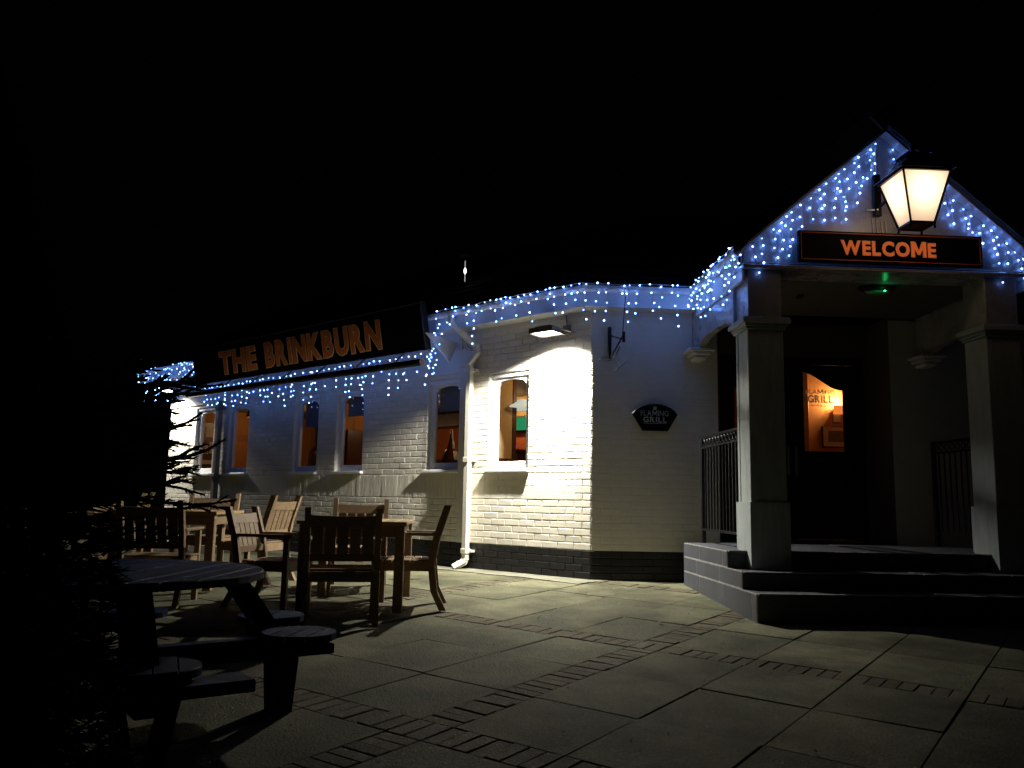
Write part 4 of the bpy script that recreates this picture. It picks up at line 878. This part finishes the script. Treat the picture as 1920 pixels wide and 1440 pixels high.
def square_table(x, y, w_, d_, rz, label):
    t = thing('garden_table', label, 'table', gpt(x, y), 0, 'square wooden garden tables'); zz = gz(y); h = .75
    rot = lambda px, py, pz: (x + px * math.cos(rz) - py * math.sin(rz), y + px * math.sin(rz) + py * math.cos(rz), zz + pz)
    for sy in (-1, 1): b = MB(); b.cbox(-w_ / 2, w_ / 2, sy * (d_ / 2 - .045) - .045, sy * (d_ / 2 - .045) + .045, h - .032, h, rot, .004); b.build('end_board', M_woodt, t)
    n = 8
    for k in range(n):
        a = -w_ / 2 + .0 + w_ * k / n; b = MB(); b.cbox(a + .003, a + w_ / n - .003, -d_ / 2 + .093, d_ / 2 - .093, h - .030, h - .002, rot, .003); b.build('top_slat', M_woodt, t)
    for sx in (-1, 1):
        for sy in (-1, 1):
            b = MB(); b.cbox(sx * (w_ / 2 - .06) - .04, sx * (w_ / 2 - .06) + .04, sy * (d_ / 2 - .06) - .04, sy * (d_ / 2 - .06) + .04, 0, h - .033, rot, .006); b.build('leg', M_wood, t)
    for s_ in (-1, 1):
        b = MB(); b.cbox(-w_ / 2 + .1, w_ / 2 - .1, s_ * (d_ / 2 - .06) - .014, s_ * (d_ / 2 - .06) + .014, h - .13, h - .033, rot, .003); b.build('apron', M_wood, t)
        b = MB(); b.cbox(s_ * (w_ / 2 - .06) - .014, s_ * (w_ / 2 - .06) + .014, -d_ / 2 + .1, d_ / 2 - .1, h - .13, h - .033, rot, .003); b.build('apron', M_wood, t)
square_table(-.925, 7.78, .92, 1.16, R(0), 'square slatted table ringed by four armchairs left of the downpipe')
square_table(-2.86, 8.78, 1.02, 1.02, R(0), 'square slatted table further left, half hidden by the round picnic table')
square_table(-5.15, 11.3, 1.0, 1.0, R(8), 'square table deepest at the left, glimpsed through the conifer')
# ------------------------------------------------------------------ round picnic table
PT = Vector((-1.63, 4.03)); zg = gz(4.03)
pt = thing('round_picnic_table', 'round blue-black picnic table with round seats on arms', 'picnic table', (PT.x, PT.y, zg))
def disc_planks(cx, cy, r, z, th, npl, ang, name, parent, gap=.007):
    ca, sa = math.cos(ang), math.sin(ang); wd = 2 * r / npl
    for k in range(npl):
        x0, x1 = -r + k * wd + gap / 2, -r + (k + 1) * wd - gap / 2; n = 7
        up_ = [(x0 + (x1 - x0) * i / n, math.sqrt(max(0, r * r - (x0 + (x1 - x0) * i / n) ** 2))) for i in range(n + 1)]
        poly = up_ + [(x, -y) for x, y in reversed(up_)]
        poly2 = []
        for q in poly:
            if not poly2 or (abs(q[0] - poly2[-1][0]) + abs(q[1] - poly2[-1][1])) > 1e-4: poly2.append(q)
        b = MB(); zz = z + random.uniform(-.0015, .0015)
        f = lambda a, b_, c: (cx + a * ca - b_ * sa, cy + a * sa + b_ * ca, c)
        ins = [(a * .992, b_ * (1 - .004 / max(.05, abs(b_)))) for a, b_ in poly2]; N = len(poly2)
        vs = [f(a, b_, zz) for a, b_ in ins] + [f(a, b_, zz - .005) for a, b_ in poly2] + [f(a, b_, zz - th) for a, b_ in poly2]
        b.add(vs, [tuple(range(N)), tuple(range(2 * N, 3 * N))[::-1]] + [(i + l * N, (i + 1) % N + l * N, (i + 1) % N + (l + 1) * N, i + (l + 1) * N) for l in (0, 1) for i in range(N)])
        b.build(name, M_navy, parent)
disc_planks(PT.x, PT.y, .70, zg + .745, .036, 13, R(-5), 'tabletop_plank', pt, .010)
fr = [33, 123, 213, 303]
for a in fr:
    ca, sa = math.cos(R(a)), math.sin(R(a)); q = lambda r, t, z: (PT.x + r * ca - t * sa, PT.y + r * sa + t * ca, zg + z)
    b = MB(); b.cbox(.0, .92, -.045, .045, .28, .385, q, .005); b.build('beam', M_navy, pt)
    b = MB(); b.cbox(.06, .62, -.06, .06, .665, .708, q, .005); b.build('top_bearer', M_navy, pt)
    b = MB(); b.bar(q(.58, .0, .70), q(.85, .0, .33), .085, .12, (-sa, ca, 0)); b.build('upper_leg', M_navy, pt)
    for sg_ in (-1, 1):
        b = MB(); b.bar(q(.86, sg_ * .105, .37), q(.86, sg_ * .03, .0), .05, .10, (ca, sa, 0)); b.build('lower_leg', M_navy, pt)
    b = MB(); b.cbox(.80, .98, -.38, .38, .345, .392, q, .005); b.build('seat_bearer', M_navy, pt)
for a, rs in ((14, .88), (54, 1.0), (102, .93), (146, .93), (192, .93), (236, .93), (278, .93), (306, .80)):
    cx_, cy_ = PT.x + rs * math.cos(R(a)), PT.y + rs * math.sin(R(a))
    b = MB(); b.cbox(-.10, .10, -.03, .03, .385, .412, lambda u_, v_, z: (cx_ + u_, cy_ + v_, zg + z), .004); seat = b.build('seat', M_navy, pt)
    disc_planks(cx_, cy_, .178, zg + .447, .034, 4, R(-12 + a * .1), 'seat_plank', seat)
# ------------------------------------------------------------------ conifer at the left
def conifer(x, y, h, seed, label, nb=70, rad=1.0, lim=None, f0=.4, core=9000, extra=()):
    rr = random.Random(seed); z0 = gz(y)
    t = thing('conifer_tree', label, 'tree', (x, y, z0))
    b = MB(); b.tube([(x, y, z0 - .1), (x + .02, y, z0 + h * .5), (x, y + .02, z0 + h)], .09, 10, .01); b.build('trunk', M_bark, t)
    fol = MB()
    def reach(f): return rad * (1 - .85 * max(0, (f - f0) / (1 - f0)))
    def needles(p, q, L_, dens):
        d = (q - p); n = max(2, int(d.length * dens)); dn = d.normalized(); ref = dn.orthogonal().normalized()
        for i in range(n):
            c = p + d * ((i + rr.random()) / n); a = rr.uniform(0, 6.28); s_ = Matrix.Rotation(a, 3, dn) @ ref
            tip = c + s_ * L_ * .75 + dn * L_ * .75; wv = dn.cross(s_) * .0032
            k = len(fol.v); fol.v += [tuple(c - wv), tuple(c + wv), tuple(tip)]; fol.f.append((k, k + 1, k + 2))
    ne = len(extra)
    for i in range(nb + ne):
        f = (i + .5) / nb; z = z0 + .06 + f ** 1.05 * (h - .2); a = i * 2.39996 + rr.uniform(-.3, .3)
        L_ = reach(f) * rr.uniform(.72, 1.05)
        if lim and lim[0] < z - z0 < lim[1] and rr.random() < .8 and math.cos(a) > .55: L_ = rr.uniform(.80, 1.02) * lim[2]
        rise = rr.uniform(-.12, .25) + .25 * f; tk = 1
        if i >= nb: z, a, L_, rise = extra[i - nb]; f = .3; tk = 1.5
        D = Vector((math.cos(a), math.sin(a), rise)); p = Vector((x, y, z)); pts = [p + D * (L_ * k / 6) + Vector((0, 0, -.12 * L_ * (k / 6) ** 2 + .1 * L_ * (k / 6) ** 3)) + Vector((rr.uniform(-.01, .01), rr.uniform(-.01, .01), 0)) for k in range(7)]
        br = MB(); br.tube(pts, .013 * (1.2 - f), 5, .003 * tk)
        for k in range(1, 7):
            for sd in (-1, 1):
                for rp in range(2):
                    base = pts[k - 1].lerp(pts[k], rr.random()); side = Vector((-D.y, D.x, 0)).normalized() * sd
                    tl_ = L_ * rr.uniform(.16, .40) * (1.15 - k / 9); dirn = (D.normalized() * .75 + side * rr.uniform(.5, .9) + Vector((0, 0, rr.uniform(-.25, .3)))).normalized()
                    e1 = base + dirn * tl_ * .5 + Vector((0, 0, rr.uniform(-.01, .02))); e2 = e1 + (dirn + side * -.15 + Vector((0, 0, rr.uniform(-.1, .25)))).normalized() * tl_ * .5
                    br.tube([base, e1, e2], .0042 * tk, 4, .002 * tk); needles(base, e1, .018, 240); needles(e1, e2, .017, 240)
                    if rr.random() < .55:
                        e3 = e1 + (dirn * .6 - side * .7 + Vector((0, 0, rr.uniform(-.2, .3)))).normalized() * tl_ * .35; br.tube([e1, e3], .003, 4, .0016); needles(e1, e3, .016, 240)
            needles(pts[k - 1], pts[k], .018, 260)
        br.build('branch', M_bark, t, fix=False)
    for i in range(core):   # dense inner sprays
        f = rr.random(); a = rr.uniform(0, 6.283); r = reach(f) * math.sqrt(rr.random()) * .84
        c = Vector((x + r * math.cos(a), y + r * math.sin(a), z0 + f * h)); d = Vector((math.cos(a) + rr.uniform(-.7, .7), math.sin(a) + rr.uniform(-.7, .7), rr.uniform(-.5, .5))).normalized(); sv = d.cross(Vector((rr.uniform(-1, 1), rr.uniform(-1, 1), 1))).normalized()
        for q in (-1, 0, 1):
            e = (d + sv * q * .6).normalized(); wv = e.cross(sv if q == 0 else d).normalized() * .006
            k = len(fol.v); fol.v += [tuple(c - wv), tuple(c + wv), tuple(c + e * rr.uniform(.04, .09))]; fol.f.append((k, k + 1, k + 2))
    stuff(fol.build('foliage', M_needle, t, fix=False))
conifer(-1.60, 2.50, 2.5, 4, 'tall dark spruce whose bare twig tips cross the lit wall at the left', 200, .69, None, .40, 16000, [(.84 + .019 * k, R(-38 + (k * 37) % 62), .66 + .021 * ((k * 5) % 9), -.10 + .06 * ((k * 3) % 5)) for k in range(19)])
conifer(-1.28, 1.90, 1.35, 9, 'low dark spruce bush filling the lower left corner', 120, .46, None, .6, 11000)
conifer(-2.30, 3.25, 1.45, 21, 'middle dark spruce between the tall conifer and the round picnic table', 110, .72, None, .5, 11000)
print('bulbs', NB)
